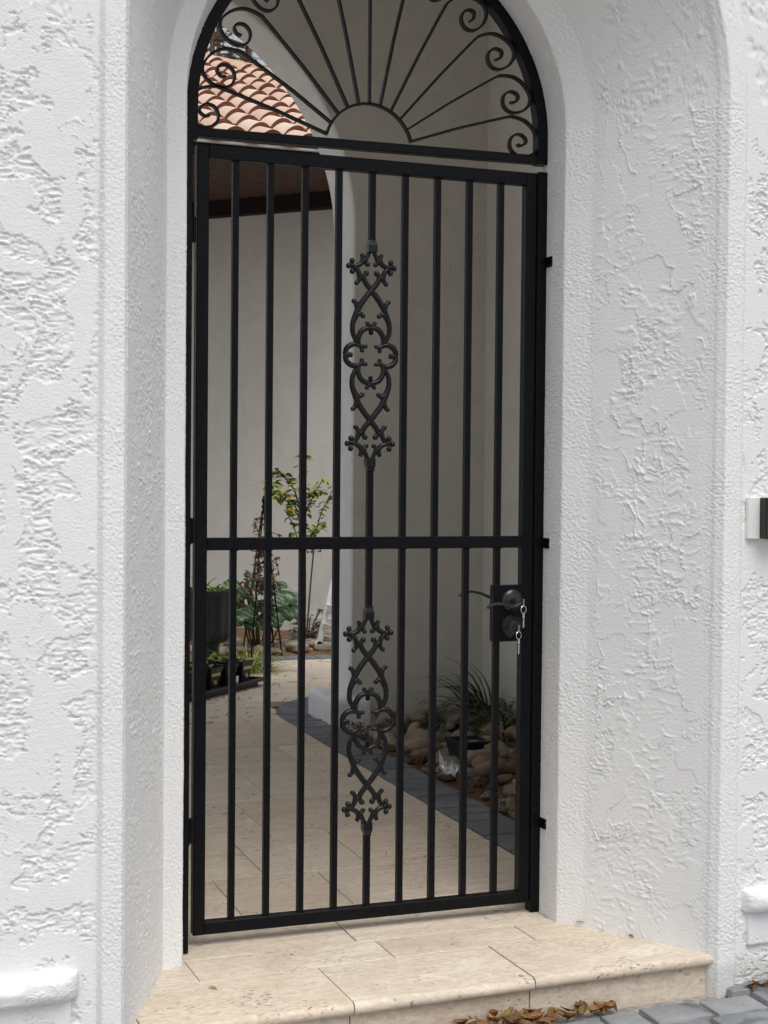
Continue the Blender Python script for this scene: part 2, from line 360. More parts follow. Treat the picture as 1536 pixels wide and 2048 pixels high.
fine = (ci >= 1) & (ci <= 8)
def smooth1(a, it=3):                                          # rounds the corners of the profile
    a = a.copy()
    for _ in range(it):
        b = a.copy(); b[1:-1] = 0.25*a[:-2]+0.5*a[1:-1]+0.25*a[2:]
        ok = (ci >= 2) & (ci <= 8); a = np.where(ok, b, a)
    return a
dL, yL, dR, yR = map(smooth1, (dL, yL, dR, yR))
nv = int((2.2-ZB)/STEP)
rows = [('L', k/nv) for k in range(nv)] + [('A', math.pi*t) for t in
        list(np.linspace(0, 60/180, 130, endpoint=False)) + list(np.linspace(60/180, 120/180, 26, endpoint=False)) + list(np.linspace(120/180, 1, 131))] + [('R', 1-(k+1)/nv) for k in range(nv)]
X = np.zeros((len(rows), len(cols))); Y = X.copy(); Z = X.copy(); T = X.copy(); tacc = 0.0
for j, (kind, t) in enumerate(rows):
    if kind == 'L': X[j] = CX-dL; Y[j] = yL; Z[j] = ZB+(zc-ZB)*t; T[j] = Z[j]
    elif kind == 'R': X[j] = CX+dR; Y[j] = yR; Z[j] = ZB+(zc-ZB)*t; T[j] = 20-Z[j]
    else:
        q = t/math.pi; ww = q*q*(3-2*q); d = dL*(1-ww)+dR*ww
        X[j] = CX-d*math.cos(t); Y[j] = yL*(1-ww)+yR*ww; Z[j] = zc+d*math.sin(t)
        T[j] = (zc + t*0.7) if q < 0.5 else (20-zc-(math.pi-t)*0.7)
Z = np.minimum(Z, 4.02)
S = np.concatenate([[0], np.cumsum(np.hypot(np.maximum(np.abs(np.diff(dL)), np.abs(np.diff(dR))), np.maximum(np.abs(np.diff(yL)), np.abs(np.diff(yR)))))])
U = np.broadcast_to(S, X.shape)
n_A = fbm(U*9+fbm(U*5, T*5, 2, 40), T*7.5+0.6*fbm(U*6, T*6, 2, 50), 5, 1, 0.55)
rgh = 0.75*fbm(U*64+1.5*perlin(U*26, T*26, 9), T*150+1.2*perlin(U*18, T*18, 11), 2, 5, 0.75) + 0.5*perlin(U*34+.9*perlin(U*15, T*22, 13), T*66, 15)
rgh = rgh*(.55+.75*sst(-.35, .35, perlin(U*13, T*13, 16)))
rgh = np.sign(rgh)*np.abs(rgh)**.8
n_A = n_A+.24*rgh+.22*fbm(U*38, T*30, 2, 14)
m_A = sst(-.14, -.10, n_A)
lip = np.exp(-((n_A+.12)/.045)**2)*sst(-.2, .25, perlin(U*16, T*16, 12))
scr = perlin(U*9, T*210, 20)
hA = (1-m_A)*rgh*0.0029 + m_A*(0.0020+scr*0.00012+0.0003*fbm(U*20, T*20, 2, 77)) + lip*0.0023*(1+0.6*rgh) + 0.0026*np.exp(-(fbm(U*4+.25*perlin(U*25, T*25, 72), T*5, 3, 73)/.010)**2)*sst(.05, .3, perlin(U*3, T*3, 74))*(1+.4*rgh)
hB = fbm(U*120, T*175, 2, 30, 0.7)*0.0012*(.6+.7*sst(-.3, .3, perlin(U*10, T*6, 37))) + 0.0004*fbm(U*20, T*18, 2, 33) + 0.0012*np.exp(-(fbm(U*14, T*9, 3, 35)/.03)**2)*sst(.1, .3, perlin(U*9, T*5, 36))
n_C = fbm(U*5+0.3*perlin(U*14, T*14, 61), T*6.5+U*1.5, 4, 60, 0.55); mk = sst(.0, .3, perlin(U*4, T*4, 70))
mC = sst(.10, .22, fbm(U*5, T*5, 3, 80)); mC2 = sst(-.25, .0, fbm(U*2.2, T*3.0, 3, 87))
chat = np.maximum(0, perlin(U*26+1.6*perlin(U*15, T*15, 51), T*74+1.5*perlin(U*9, T*9, 53), 52)+.25*rgh)**1.3       # broken trowel chatter
m_ch = sst(-.02, .12, fbm(U*4.5+3.7, T*3.2, 3, 83)); m_rg = sst(.10, .34, fbm(U*5, T*7, 4, 80))
thin = np.exp(-(n_C/.016)**2)*mk + 0.7*np.exp(-(fbm(U*7+.2*perlin(U*30, T*9, 63), T*2.6+1.3, 3, 64)/.012)**2)*sst(.05, .3, perlin(U*3.3, T*2.6, 71))
hC = scr*0.00018 + chat*m_ch*0.0031 + m_rg*rgh*0.0019 + thin*(0.0040+.0015*rgh) + 0.0011*sst(.02, .03, n_C+.06*rgh)
segx = ci+cf
def wseg(a, b, f=0.12): return (sst(a-f, a+f, segx)*(1-sst(b-f, b+f, segx)))
wC = wseg(4.05, 4.93, 0.05)[None, :]; wA = sst(7.9, 8.1, segx)[None, :]; wB = np.clip(1-wC-wA, 0, 1)
left = (np.arange(len(rows)) < len(rows)//2)[:, None]
wedge = 1.0
H = hA*wA + hB*wB + np.where(left, 0.5*hC+0.5*hB+0.0013*rgh*sst(-.05, .1, fbm(U*7, T*3, 3, 90)), hC)*wC
P = np.stack([X, Y, Z], -1)
du = np.gradient(P, axis=1); dv = np.gradient(P, axis=0); Nn = np.cross(du, dv); Nn /= np.linalg.norm(Nn, axis=-1, keepdims=True)+1e-12
jref = len(cols)-8
if Nn[nv//2, jref, 1] > 0: Nn = -Nn
# lazy trowel edges: slow wander of the plaster surface
H = H + (0.0014*fbm(U*2.2, T*1.6, 2, 95))*((ci >= 2)[None, :]) + 0.0030*np.exp(-((segx-5.25)/.35)**2)[None, :]
H[:, ci < 1] = 0; H *= (1-sst(9.96, 10.02, segx))[None, :]
P = P + Nn*H[..., None]
nr, ncl = X.shape
idx = np.arange(nr*ncl).reshape(nr, ncl)
quads = np.stack([idx[:-1, :-1], idx[:-1, 1:], idx[1:, 1:], idx[1:, :-1]], -1).reshape(-1, 4)
me = bpy.data.meshes.new('front_wall'); me.vertices.add(nr*ncl); me.vertices.foreach_set('co', P.reshape(-1).astype(np.float32))
me.loops.add(quads.size); me.loops.foreach_set('vertex_index', quads.reshape(-1).astype(np.int32))
me.polygons.add(len(quads)); me.polygons.foreach_set('loop_start', np.arange(0, quads.size, 4, dtype=np.int32))
me.polygons.foreach_set('use_smooth', np.ones(len(quads), bool)); me.update(calc_edges=True); me.validate()
wall = thing('front_wall', 'white textured stucco wall with a splayed arched doorway round the black gate', 'wall', me=me, mat=M['stucco'])
def moulding(x0, x1, yf, z0, z1, out, endx):
    """bullnose string course: half-round section along X, rounded at the end nearest the doorway"""
    n, k = 260, 18; v = []
    for i in range(n+1):
        q = i/n; x = x0+(x1-x0)*q; e = min(1, abs(x-endx)/0.05); sc = math.sqrt(max(0.0, 1-(1-e)**2))
        for j in range(k+1):
            th = math.pi*j/k; zz = (z0+z1)/2 + math.cos(th)*(z1-z0)/2*(0.75+0.25*sc); yy = yf(x) - out*sc*abs(math.sin(th))**0.6 + (0.02 if j in (0, k) else 0)
            d = 0.0024*float(fbm(np.array(x*32.), np.array(th*2.2+z0*50), 3, 4)); v.append((x, yy-d, zz+d))
    f = [(i*(k+1)+j, i*(k+1)+j+1, (i+1)*(k+1)+j+1, (i+1)*(k+1)+j) for i in range(n) for j in range(k)]
    return MB().add(v, f).me('base_moulding', True)
yl = lambda x: -.566-.049*((CX-.812)-x); yr = lambda x: -.465+.045*(x-CX-.842)
put('base_moulding', moulding(-2.2, -.372, yl, .108, .172, .042, -.372), M['stucco_rough'], wall)
put('base_moulding', moulding(1.336, 3.0, yr, .096, .163, .042, 1.336), M['stucco_rough'], wall)
def block(x0, x1, yf, z0, z1, out):
    m = MB(); v = []
    for x in (x0, x1): v += [(x, yf(x)+.03, z0), (x, yf(x)-out, z0), (x, yf(x)-out, z1), (x, yf(x)+.03, z1)]
    m.add(v, [(0, 1, 2, 3), (7, 6, 5, 4), (0, 4, 5, 1), (1, 5, 6, 2), (2, 6, 7, 3), (3, 7, 4, 0)]); return m.me('base_panel', bevel=.006, seg=3)
put('base_panel', block(-2.2, -.388, yl, -.2, .112, .014), M['stucco_rough'], wall)
put('base_panel', block(1.353, 3.0, yr, .012, .102, .012), M['stucco_rough'], wall)

# ------------------------------------------------------------------ entrance step (travertine)
SR = rad(1.9)
def rot2(x, y): c_, s_ = math.cos(SR), math.sin(SR); return (x*c_-y*s_, x*s_+y*c_)
step = thing('entrance_step', 'low beige travertine step with rounded nosing at the foot of the gate', 'step', (0.5, -0.25, -0.1))
def slab(x0, x1, y0, y1, z0, z1, me_bevel=.0016, g=.0013):
    cx, cy = (x0+x1)/2, (y0+y1)/2
    return bx((x0-cx+g, y0-cy+g, z0), (x1-cx-g, y1-cy-g, z1), me_bevel, 1, 'travertine_tile'), rot2(cx, cy)
def steptile(name, x0, x1, y0, y1, z0, z1):
    me, (cx, cy) = slab(x0, x1, y0, y1, z0, z1); dz = random.uniform(-.0012, .0012)
    return put(name, me, M['trav'], step, (cx, cy, dz), (0, 0, SR))
def bull(x0, x1):
    y0, y1, t = -.515, -.249, .032; cx = (x0+x1)/2; m = MB(); r = t/2; v = []; n = 10
    prof_ = [(y1, -t), ] + [(y0+r-r*math.sin(math.pi*k/n), -r-r*math.cos(math.pi*k/n)) for k in range(n+1)] + [(y1, 0)]
    K = len(prof_)
    for x in (x0-cx+.0016, x1-cx-.0016): v += [(x, p[0]+.38, p[1]) for p in prof_]
    m.add(v, [(k, (k+1) % K, K+(k+1) % K, K+k) for k in range(K)] + [tuple(reversed(range(K))), tuple(range(K, 2*K))])
    me = m.me('nosing_tile', True); px, py = rot2(cx, -.38)
    put('nosing_tile', me, M['trav'], step, (px, py, random.uniform(-.001, .001)), (0, 0, SR))
for a, b in ((-.75, -.24), (-.24, .252), (.252, .722), (.722, 1.258)): bull(a, b)
for a, b in ((-.75, -.25), (-.25, .248), (.248, .716), (.716, 1.246)): steptile('riser_tile', a, b, -.497, -.477, -.16, -.0335)
for a, b in ((-.6, -.045), (-.045, .462), (.462, .862), (.862, 1.32)): steptile('travertine_tile', a, b, -.249, -.092, -.03, 0)
put('step_core', bx((-.7, -.43, -.2), (1.2, .1, -.034), .0), M['mortar'], step)

# ------------------------------------------------------------------ courtyard paving, tile by tile
court = put('courtyard_paving', MB().add([(-3.4, -.10, -.036), (1.36, -.10, -.036), (1.36, 6.2, -.036), (-3.4, 6.2, -.036)], [(0, 1, 2, 3)]).me('courtyard_paving'), M['mortar'], kind='structure')
ys = [-.092, .235, .60, 1.07, 1.597, 2.06, 2.30, 2.64, 3.05, 3.46, 3.88, 4.3, 4.72, 5.14, 5.55]
joint = {1: (.19, .52), 2: (.357, .70, 1.016), 3: (.505, .853), 4: (.12, .66, 1.05), 5: (.30, .78, 1.1), 6: (.53, .96), 7: (.25, .94), 8: (.4, .62, 1.0)}
def edge_x(y): return 1.182 if y < 3.3 else 1.182 + (y-3.3)**2*0.55
ntile = 0
for i in range(len(ys)-1):
    y0, y1 = ys[i], ys[i+1]; js = list(joint.get(i, ()))
    if not js: js = [.15+.35*random.random(), .75+.25*random.random()]
    x = js[0]
    while x > -2.6: x -= random.choice((.41, .61, .5)); js.insert(0, x)
    xr = 1.183 if y1 < 3.4 else (1.183 + (1.3 if y1 > 4.0 else 0.05))
    x = js[-1]
    while x < xr-.15: x += random.choice((.41, .61)); js.append(x)
    js = [q for q in js if q < xr-.1]+[xr]
    for a, b in zip(js[:-1], js[1:]):
        if ntile > 285: break
        cx, cy = (a+b)/2, (y0+y1)/2
        me_ = bx((a-cx+.0016, y0-cy+.0016, -.03), (b-cx-.0016, y1-cy-.0016, 0), .0018, 1, 'travertine_tile')
        put('travertine_tile', me_, M['trav'], court, (cx, cy, random.uniform(-.001, .001))); ntile += 1

# slate edging: bricks laid crosswise along the path, then round the corner
edging = put('slate_edging', MB().add([(1.17, .2, -.03), (1.38, .2, -.03), (1.38, 3.6, -.03), (1.17, 3.6, -.03)], [(0, 1, 2, 3)]).me('slate_edging'), M['soil'], kind='structure')
def brick_quad(a, b, c_, d):
    cx = (a[0]+b[0]+c_[0]+d[0])/4; cy = (a[1]+b[1]+c_[1]+d[1])/4; m = MB(); q = [a, b, c_, d]
    sh = [((p[0]-cx)*.96, (p[1]-cy)*.925) for p in q]
    m.add([(x, y, -.05) for x, y in sh]+[(x, y, 0) for x, y in sh], [(3, 2, 1, 0), (4, 5, 6, 7), (0, 1, 5, 4), (1, 2, 6, 5), (2, 3, 7, 6), (3, 0, 4, 7)])
    put('brick', m.me('brick', bevel=.004, seg=2), M['edging'], edging, (cx, cy, .004+random.uniform(-.002, .003)), (random.uniform(-.01, .01), random.uniform(-.01, .01), 0))
y = .2
outer = [(1.184, .2+.105*k) for k in range(31)]; inner = [(1.378, .2+.105*k) for k in range(29)]+[(1.372, 3.18), (1.35, 3.26)]
outer += [(1.19, 3.46), (1.225, 3.60), (1.29, 3.74), (1.375, 3.85), (1.47, 3.94), (1.58, 4.02), (1.70, 4.10)] + [(1.80+.1*k, 4.15+.03*k) for k in range(8)]
inner += [(1.345, 3.33), (1.355, 3.40), (1.38, 3.50), (1.43, 3.60), (1.51, 3.70), (1.62, 3.80), (1.73, 3.89)] + [(1.83+.1*k, 3.95+.03*k) for k in range(8)]
for k in range(len(outer)-1): brick_quad(outer[k], inner[k], inner[k+1], outer[k+1])
# far edging course before the planting bed along the house wall
for k in range(28):
    x0 = .3+.105*k; brick_quad((x0, 5.56), (x0+.105, 5.56), (x0+.105, 5.74), (x0, 5.74))

# ------------------------------------------------------------------ vestibule walls
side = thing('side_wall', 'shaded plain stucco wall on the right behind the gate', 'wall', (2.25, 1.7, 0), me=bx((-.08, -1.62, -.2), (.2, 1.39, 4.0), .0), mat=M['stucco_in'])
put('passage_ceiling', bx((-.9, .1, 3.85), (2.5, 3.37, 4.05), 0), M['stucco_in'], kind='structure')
# arched back wall: opening X -.86..1.46, radius 1.16, centre height 2.42
def arch_wall():
    cx, R, zc_, y0, y1 = .30, 1.16, 2.42, 3.09, 3.39; n = 64; v = []; f = []
    path = [(cx-R, -.1+ (zc_+.1)*k/20) for k in range(20)] + [(cx-R*math.cos(math.pi*k/n), zc_+R*math.sin(math.pi*k/n)) for k in range(n+1)] + [(cx+R, zc_-(zc_+.1)*(k+1)/20) for k in range(20)]
    def outp(p):                                                # matching point on the wall's outline
        x, z = p
        if z <= zc_: return (-1.12 if x < cx else 2.3, z)
        th = math.atan2(z-zc_, x-cx); t = min((2.0)/max(1e-6, abs(math.cos(th))) if abs(math.cos(th)) > 1e-6 else 1e9, 1.45/max(1e-6, math.sin(th)))
        return (max(-1.12, cx+math.cos(th)*t), zc_+math.sin(th)*t)
    rounds = [(R*0, y0)]
    ring = []
    for (dx, yy) in ((.0, y1), (.0, y1-.02), (.0, y0+.012), (.004, y0+.004), (.012, y0)):
        ring.append([(p, dx, yy) for p in path])
    K = len(path)
    def off(p, d):
        x, z = p
        if z <= zc_: return (x + (-d if x < cx else d), z)
        th = math.atan2(z-zc_, x-cx); return (x+math.cos(th)*d, z+math.sin(th)*d)
    rows_ = [[(*outp(p), y1) for p in path]] + [[(*off(p, dx), yy) for p, dx, yy in r_] for r_ in ring] + [[(*outp(p), y0) for p in path]]
    for r_ in rows_: v += [(a, c2, b) for a, b, c2 in r_]
    def strips(sel): return [(i*K+k, i*K+k+1, (i+1)*K+k+1, (i+1)*K+k) for i in sel for k in range(K-1)]
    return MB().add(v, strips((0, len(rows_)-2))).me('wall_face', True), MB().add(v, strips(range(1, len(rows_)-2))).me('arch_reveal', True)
aw = thing('arch_wall', 'shaded stucco wall behind the gate with a tall round arch opening to the courtyard', 'wall', (1.46, 3.09, 0))
wf_, ar_ = arch_wall(); put('wall_face', wf_, M['stucco_in'], aw); put('arch_reveal', ar_, M['stucco_rough'], aw)  # reveal gets lighter stucco than the face: courtyard daylight put into its colour
def plinth():
    m = MB(); m.box((1.355, 3.02, -.05), (1.56, 3.46, .135)); me_ = m.me('plinth', bevel=.028, seg=4)
    return me_
put('plinth', plinth(), M['stucco_rough'], aw)

# ------------------------------------------------------------------ house across the courtyard
house = thing('courtyard_house', 'pale stucco house wing with clay tiled roof and dark eave beam across the courtyard', 'house', (2.6, 7.0, 0))
R45 = rad(-45)
def wall45(x0, x1, yy0, yy1, z0, z1, name='b'):                 # box in a frame turned 45 degrees at (2.586,7,0)
    M4 = Matrix.Translation((2.586, 7.0, 0)) @ Matrix.Rotation(R45, 4, 'Z'); return MB().box((x0, yy0, z0), (x1, yy1, z1), M4).me(name)
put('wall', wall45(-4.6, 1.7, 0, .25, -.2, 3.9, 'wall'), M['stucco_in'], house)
put('eave_beam', wall45(-4.6, 1.7, -.10, -.004, 3.262, 3.385, 'eave_beam'), M['dark_wood'], house)
put('wall_ledge', wall45(-4.6, 1.7, -.07, -.004, -.1, .13, 'wall_ledge'), M['stucco_in'], house)
sm = MB()
for k in range(40):
    y0 = 6.03+.068*k; sm.box((-.6, y0, 3.386), (4.6, y0+.050, 3.402)); sm.box((-.6, y0+.050, 3.396), (4.6, y0+.068, 3.404))
put('soffit_slats', sm.me('soffit_slats'), M['soffit'], house, kind='stuff')
put('fascia', bx((-.6, 5.985, 3.375), (4.8, 6.025, 3.47), .004), M['dark_wood'], house)
put('gutter', bx((-.6, 5.955, 3.452), (4.9, 5.985, 3.470), .003), M['gutter'], house)
SL = .38; pit_ = math.atan(SL); HA, HB = Vector((2.488, 11.485)), Vector((3.146, 10.341))
def hipx(y): return HA.x+(HB.x-HA.x)*(y-HA.y)/(HB.y-HA.y)
rq = [(-.6, 6.0), (hipx(6.0), 6.0), (hipx(12.2), 12.2), (-.6, 12.2)]
roof = put('roof', MB().add([(x, y, 3.46+SL*(y-6)) for x, y in rq]+[(x, y, 3.44+SL*(y-6)) for x, y in rq], [(0, 1, 2, 3), (7, 6, 5, 4), (0, 4, 5, 1), (1, 5, 6, 2), (2, 6, 7, 3), (3, 7, 4, 0)]).me('roof'), M['dark_wood'], house)
TW, TE, TL = .263, .36, .43
def rtile():
    n = 14; v = []; m = MB(); t = .028
    def zz(x): q = x/.20; return .078*max(0, math.sin(math.pi*min(q, 1)))**.75 if q < 1 else .004*math.sin(math.pi*(x-.20)/(TW-.20))
    for yy, lift in ((0, .040), (TL, .003)):
        for off_ in (0, -t):
            for k in range(n+1): x = TW*k/n; v.append((x-TW/2, yy, zz(x)+lift+off_))
    a = n+1; f = []
    for k in range(n):
        f += [(k, k+1, 2*a+k+1, 2*a+k), (a+k, 3*a+k, 3*a+k+1, a+k+1), (k, a+k, a+k+1, k+1), (2*a+k, 2*a+k+1, 3*a+k+1, 3*a+k)]
    f += [(0, 2*a, 3*a, a), (n, a+n, 3*a+n, 2*a+n)]
    m.add(v, f); me_ = m.me('roof_tile', True); me_.materials.append(M['tile']); me_.materials.append(M['tile_edge'])
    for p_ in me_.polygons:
        if max(me_.vertices[q].co.y for q in p_.vertices) < .001 or p_.normal.z < -.2: p_.material_index = 1  # darker brown-red on front edges and undersides
    return me_
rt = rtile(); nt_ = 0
for r_ in range(16):
    yy = 5.93+r_*TE*math.cos(pit_); z = 3.475+SL*(yy-6.0)
    x = .55
    while x < min(hipx(yy)-.05, 3.6):
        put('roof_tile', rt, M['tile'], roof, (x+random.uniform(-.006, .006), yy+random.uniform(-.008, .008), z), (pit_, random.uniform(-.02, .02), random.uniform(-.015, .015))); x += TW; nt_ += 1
def cap_tile():
    m = MB(); v = []; n = 12
    for q, r in ((0, .125), (.46, .105)):
        for th in range(n+1): a = math.pi*th/n; v.append((math.cos(a)*r, q, math.sin(a)*r*.85-.01))
    for q, r in ((0, .108), (.46, .09)):
        for th in range(n+1): a = math.pi*th/n; v.append((math.cos(a)*r, q, math.sin(a)*r*.85-.01))
    a = n+1
    f = [(k, k+1, a+k+1, a+k) for k in range(n)] + [(2*a+k, 3*a+k, 3*a+k+1, 2*a+k+1) for k in range(n)] + [(k, 2*a+k, 2*a+k+1, k+1) for k in range(n)]
    m.add(v, f); return m.me('ridge_tile', True)
ct = cap_tile(); hd = Vector((HA.x-HB.x, HA.y-HB.y, SL*(HA.y-HB.y))).normalized(); hz = math.atan2(-hd.x, hd.y)
for k in range(18):
    p = Vector((hipx(7.4), 7.4, 3.46+SL*1.4)) + hd*(.40*k) + Vector((0, 0, .035))
    q_ = Matrix.Rotation(hz, 3, 'Z') @ Matrix.Rotation(math.asin(hd.z)+.03, 3, 'X')
    put('ridge_tile', ct, M['ridge'], roof, p, q_.to_euler())
# mortar band under the hip caps
hv = []
for k in (0, 1):
    p = Vector((hipx(7.4), 7.4, 3.46+SL*1.4)) + hd*(6.4*k); s_ = Vector((-hd.y, hd.x, 0)).normalized()
    hv += [p+s_*.16+Vector((0, 0, .0)), p+s_*.07+Vector((0, 0, .13)), p-s_*.07+Vector((0, 0, .13)), p-s_*.16]
put('hip_mortar', MB().add(hv, [(0, 4, 5, 1), (1, 5, 6, 2), (2, 6, 7, 3)]).me('hip_mortar'), M['ridge'], roof)
box_ = MB(); ob = thing('outlet_box', 'small grey weatherproof outlet box on the house wall above the rocks', 'outlet box', (2.41, 7.176, .205))
M4 = Matrix.Translation((2.41, 7.176, .205)) @ Matrix.Rotation(R45, 4, 'Z')
put('back_box', MB().box((-.055, -.05, 0), (.055, -.002, .12), M4).me('back_box', bevel=.006), M['grey_metal'], ob)
put('cover', MB().box((-.045, -.066, .012), (.03, -.051, .11), M4).me('cover', bevel=.004), M['grey_metal'], ob)

# ------------------------------------------------------------------ pines beyond the roof
def pine(x, y, h, r, label, seed, lean):
    rg = random.Random(seed); t = thing('pine_tree', label, 'tree', (x, y, 0), group=None)
    pts = [(x+lean*k/10, y, h*k/10) for k in range(11)]
    put('trunk', MB().tube(pts, [r*(1-.06*k) for k in range(11)], 9).me('trunk', True), M['bark'], t)
    lb, nd = MB(), MB()
    for b in range(38):
        z = h*(.40+.58*rg.random()); a = rg.uniform(0, 2*math.pi); L = rg.uniform(1.0, 3.0)
        p0 = Vector((x+lean*z/h, y, z)); d = Vector((math.cos(a), math.sin(a), rg.uniform(-.15, .35)))
        bp = [p0+d*L*q+Vector((0, 0, -.12*q*q*L+.06*math.sin(q*9))) for q in (0, .25, .5, .75, 1)]
        lb.tube(bp, [.045, .038, .03, .02, .012], 5)
        for _ in range(6):
            q = rg.uniform(.35, 1); c0 = p0+d*L*q+Vector((rg.uniform(-.3, .3), rg.uniform(-.3, .3), rg.uniform(-.2, .22)))
            lb.tube([p0+d*L*q*.96, c0], .010, 4, False)
            for _k in range(11):
                u = Vector((rg.gauss(0, 1), rg.gauss(0, 1), rg.gauss(.3, 1))).normalized(); s_ = u.cross(Vector((rg.gauss(0, 1), rg.gauss(0, 1), rg.gauss(0, 1)))).normalized()*.016
                e = c0+u*rg.uniform(.14, .28); nd.add([c0-s_, c0+s_, e], [(0, 1, 2)])
    put('branches', lb.me('branches', True), M['bark'], t); put('crown', nd.me('crown'), M['needles'], t, kind='stuff')
pine(8.65, 38.0, 21.0, .12, 'thin pine trunk with sparse needles rising behind the tiled roof, further left', 3, .3)
pine(10.60, 39.0, 20.0, .17, 'thicker pine trunk behind the roof hip, right of the thin pine', 8, -.6)
pine(10.2, 44.0, 19.0, .14, 'distant pine with dark needle tufts low above the roof ridge', 21, .3)
pine(11.4, 47.0, 19.5, .13, 'farthest slim pine showing between the two nearer pine trunks', 33, -.3)

# ------------------------------------------------------------------ river rocks
bedo = put('rock_bed', MB().add([(1.375, .2, -.028), (2.2, .2, -.028), (2.2, 3.1, -.028), (1.375, 3.1, -.028), (1.33, 3.05, -.025), (1.62, 3.05, -.025), (2.4, 4.0, -.025), (1.36, 3.5, -.025)], [(0, 1, 2, 3), (4, 5, 6, 7)]).me('rock_bed'), M['litter'], kind='structure')
rock_me = []
for k in range(9):
    bm = bmesh.new(); bmesh.ops.create_icosphere(bm, subdivisions=3 if k < 6 else 2, radius=1.0)
    a = random.uniform(.55, .85); b = random.uniform(.34, .52)
    for v_ in bm.verts:
        co = v_.co; n_ = float(fbm(np.array(co.x*.9+k*3.1+co.z), np.array(co.y*.9+co.z*.7), 3, k)); s_ = 1+.30*n_
        if k % 3 == 2: s_ *= 1/max(.72, max(abs(co.x), abs(co.y), abs(co.z)))**.5
        v_.co = Vector((co.x*s_, co.y*s_*a, co.z*s_*b))
    m = bpy.data.meshes.new('river_rock'); bm.to_mesh(m); bm.free(); m.polygons.foreach_set('use_smooth', np.ones(len(m.polygons), bool)); rock_me.append(m)
placed = []
def rocks(par, sample, n, r0, r1, zb, tries=4000, tight=.72, tilt=.3):
    k = 0
    for _ in range(tries):
        if k >= n: break
        x, y = sample(); r = r0+(r1-r0)*random.random()**2
        if any((x-p[0])**2+(y-p[1])**2 < (tight*(r+p[2])*.8)**2 for p in placed): continue
        placed.append((x, y, r)); k += 1
        put('river_rock', random.choice(rock_me), M['rock'], par, (x, y, zb+r*.36), (random.uniform(-tilt, tilt), random.uniform(-tilt, tilt), random.uniform(0, 6.28)), (r, r, r))
rocks(bedo, lambda: (random.uniform(1.45, 2.12), random.uniform(.35, 3.0)), 14, .065, .11, -.02)
rocks(bedo, lambda: (random.uniform(1.42, 2.14), random.uniform(.3, 3.02)), 185, .030, .068, -.02, 7000)
rocks(bedo, lambda: (random.uniform(1.31, 1.40), random.uniform(3.1, 3.45)), 7, .03, .05, -.02, 400)
top = []
for _ in range(60):
    x, y, r = random.uniform(1.52, 2.12), random.uniform(.4, 3.0), random.uniform(.035, .075)
    put('river_rock', random.choice(rock_me), M['rock'], bedo, (x, y, .042+r*.4), (random.uniform(-.5, .5), random.uniform(-.5, .5), random.uniform(0, 6.28)), (r, r, r))
fb = put('planting_bed', MB().add([(.2, 5.74, -.02), (4.0, 5.74, -.02), (4.0, 6.4, .02), (2.5, 7.1, .02), (.2, 9.3, .02)], [(0, 1, 2, 3, 4)]).me('planting_bed'), M['litter'], kind='structure')
placed.clear()
rocks(fb, lambda: (random.uniform(1.3, 2.9), random.uniform(5.85, 6.75)), 95, .04, .105, -.01)

# ------------------------------------------------------------------ leaves
def leaf_mesh(L, W, fold=.25, droop=.2, name='leaf', round_=False, n=6):
    v = []; f = []
    for i in range(n+1):
        q = i/n; ww = W*(math.sin(math.pi*min(1, q*.92+.06))**.8 if not round_ else math.sqrt(max(0, 1-(2*q-1)**2)))
        y = L*q; z = -droop*L*q*q
        v += [(-ww/2, y, z+fold*ww/2), (0, y, z), (ww/2, y, z+fold*ww/2)]
    for i in range(n): f += [(i*3, i*3+1, i*3+4, i*3+3), (i*3+1, i*3+2, i*3+5, i*3+4)]
    return mesh(name, v, f, True)
def orient(d, roll=0.0):                                        # local +Y along d
    d = Vector(d).normalized(); up = Vector((0, 0, 1)) if abs(d.z) < .95 else Vector((1, 0, 0))
    x = d.cross(up).normalized(); z = x.cross(d); m = Matrix((x, d, z)).transposed() @ Matrix.Rotation(roll, 3, 'Y'); return m.to_euler()

# rose bush with yellowing leaves
rose = thing('rose_bush', 'leggy rose bush with yellowing green leaves against the house wall', 'bush', (2.25, 6.5, 0))
rl = [leaf_mesh(.062, .036, .3, .25), leaf_mesh(.05, .032, .2, .1), leaf_mesh(.07, .036, .4, .4)]
rs = MB(); tips = []
canes = [[(2.25, 6.5, 0), (2.24, 6.46, .5), (2.2, 6.42, .9), (2.06, 6.4, 1.10), (1.93, 6.38, 1.17)], [(2.26, 6.5, 0), (2.25, 6.47, .6), (2.22, 6.44, 1.0), (2.215, 6.42, 1.36)],
         [(2.27, 6.5, 0), (2.3, 6.45, .6), (2.33, 6.4, .9), (2.42, 6.36, 1.12)], [(2.24, 6.5, 0), (2.2, 6.4, .5), (2.14, 6.36, .82), (2.05, 6.33, .98)],
         [(2.2, 6.42, .9), (2.12, 6.4, 1.0), (2.03, 6.38, 1.08), (1.94, 6.37, 1.11)], [(2.22, 6.44, .9), (2.28, 6.42, 1.05), (2.36, 6.4, 1.2)], [(2.2, 6.43, .95), (2.14, 6.4, 1.12), (2.05, 6.39, 1.22), (1.99, 6.38, 1.25)],
         [(2.22, 6.4, .7), (2.28, 6.36, .82), (2.36, 6.33, .86)], [(2.2, 6.42, 1.0), (2.26, 6.4, 1.08), (2.33, 6.4, 1.1)]]
for cpts in canes:
    sp = spline(cpts, 5); rs.tube(sp, [.007*(1-.6*i/len(sp)) for i in range(len(sp))], 6); tips.append(sp)
put('stem', rs.me('stem', True), M['twig'], rose)
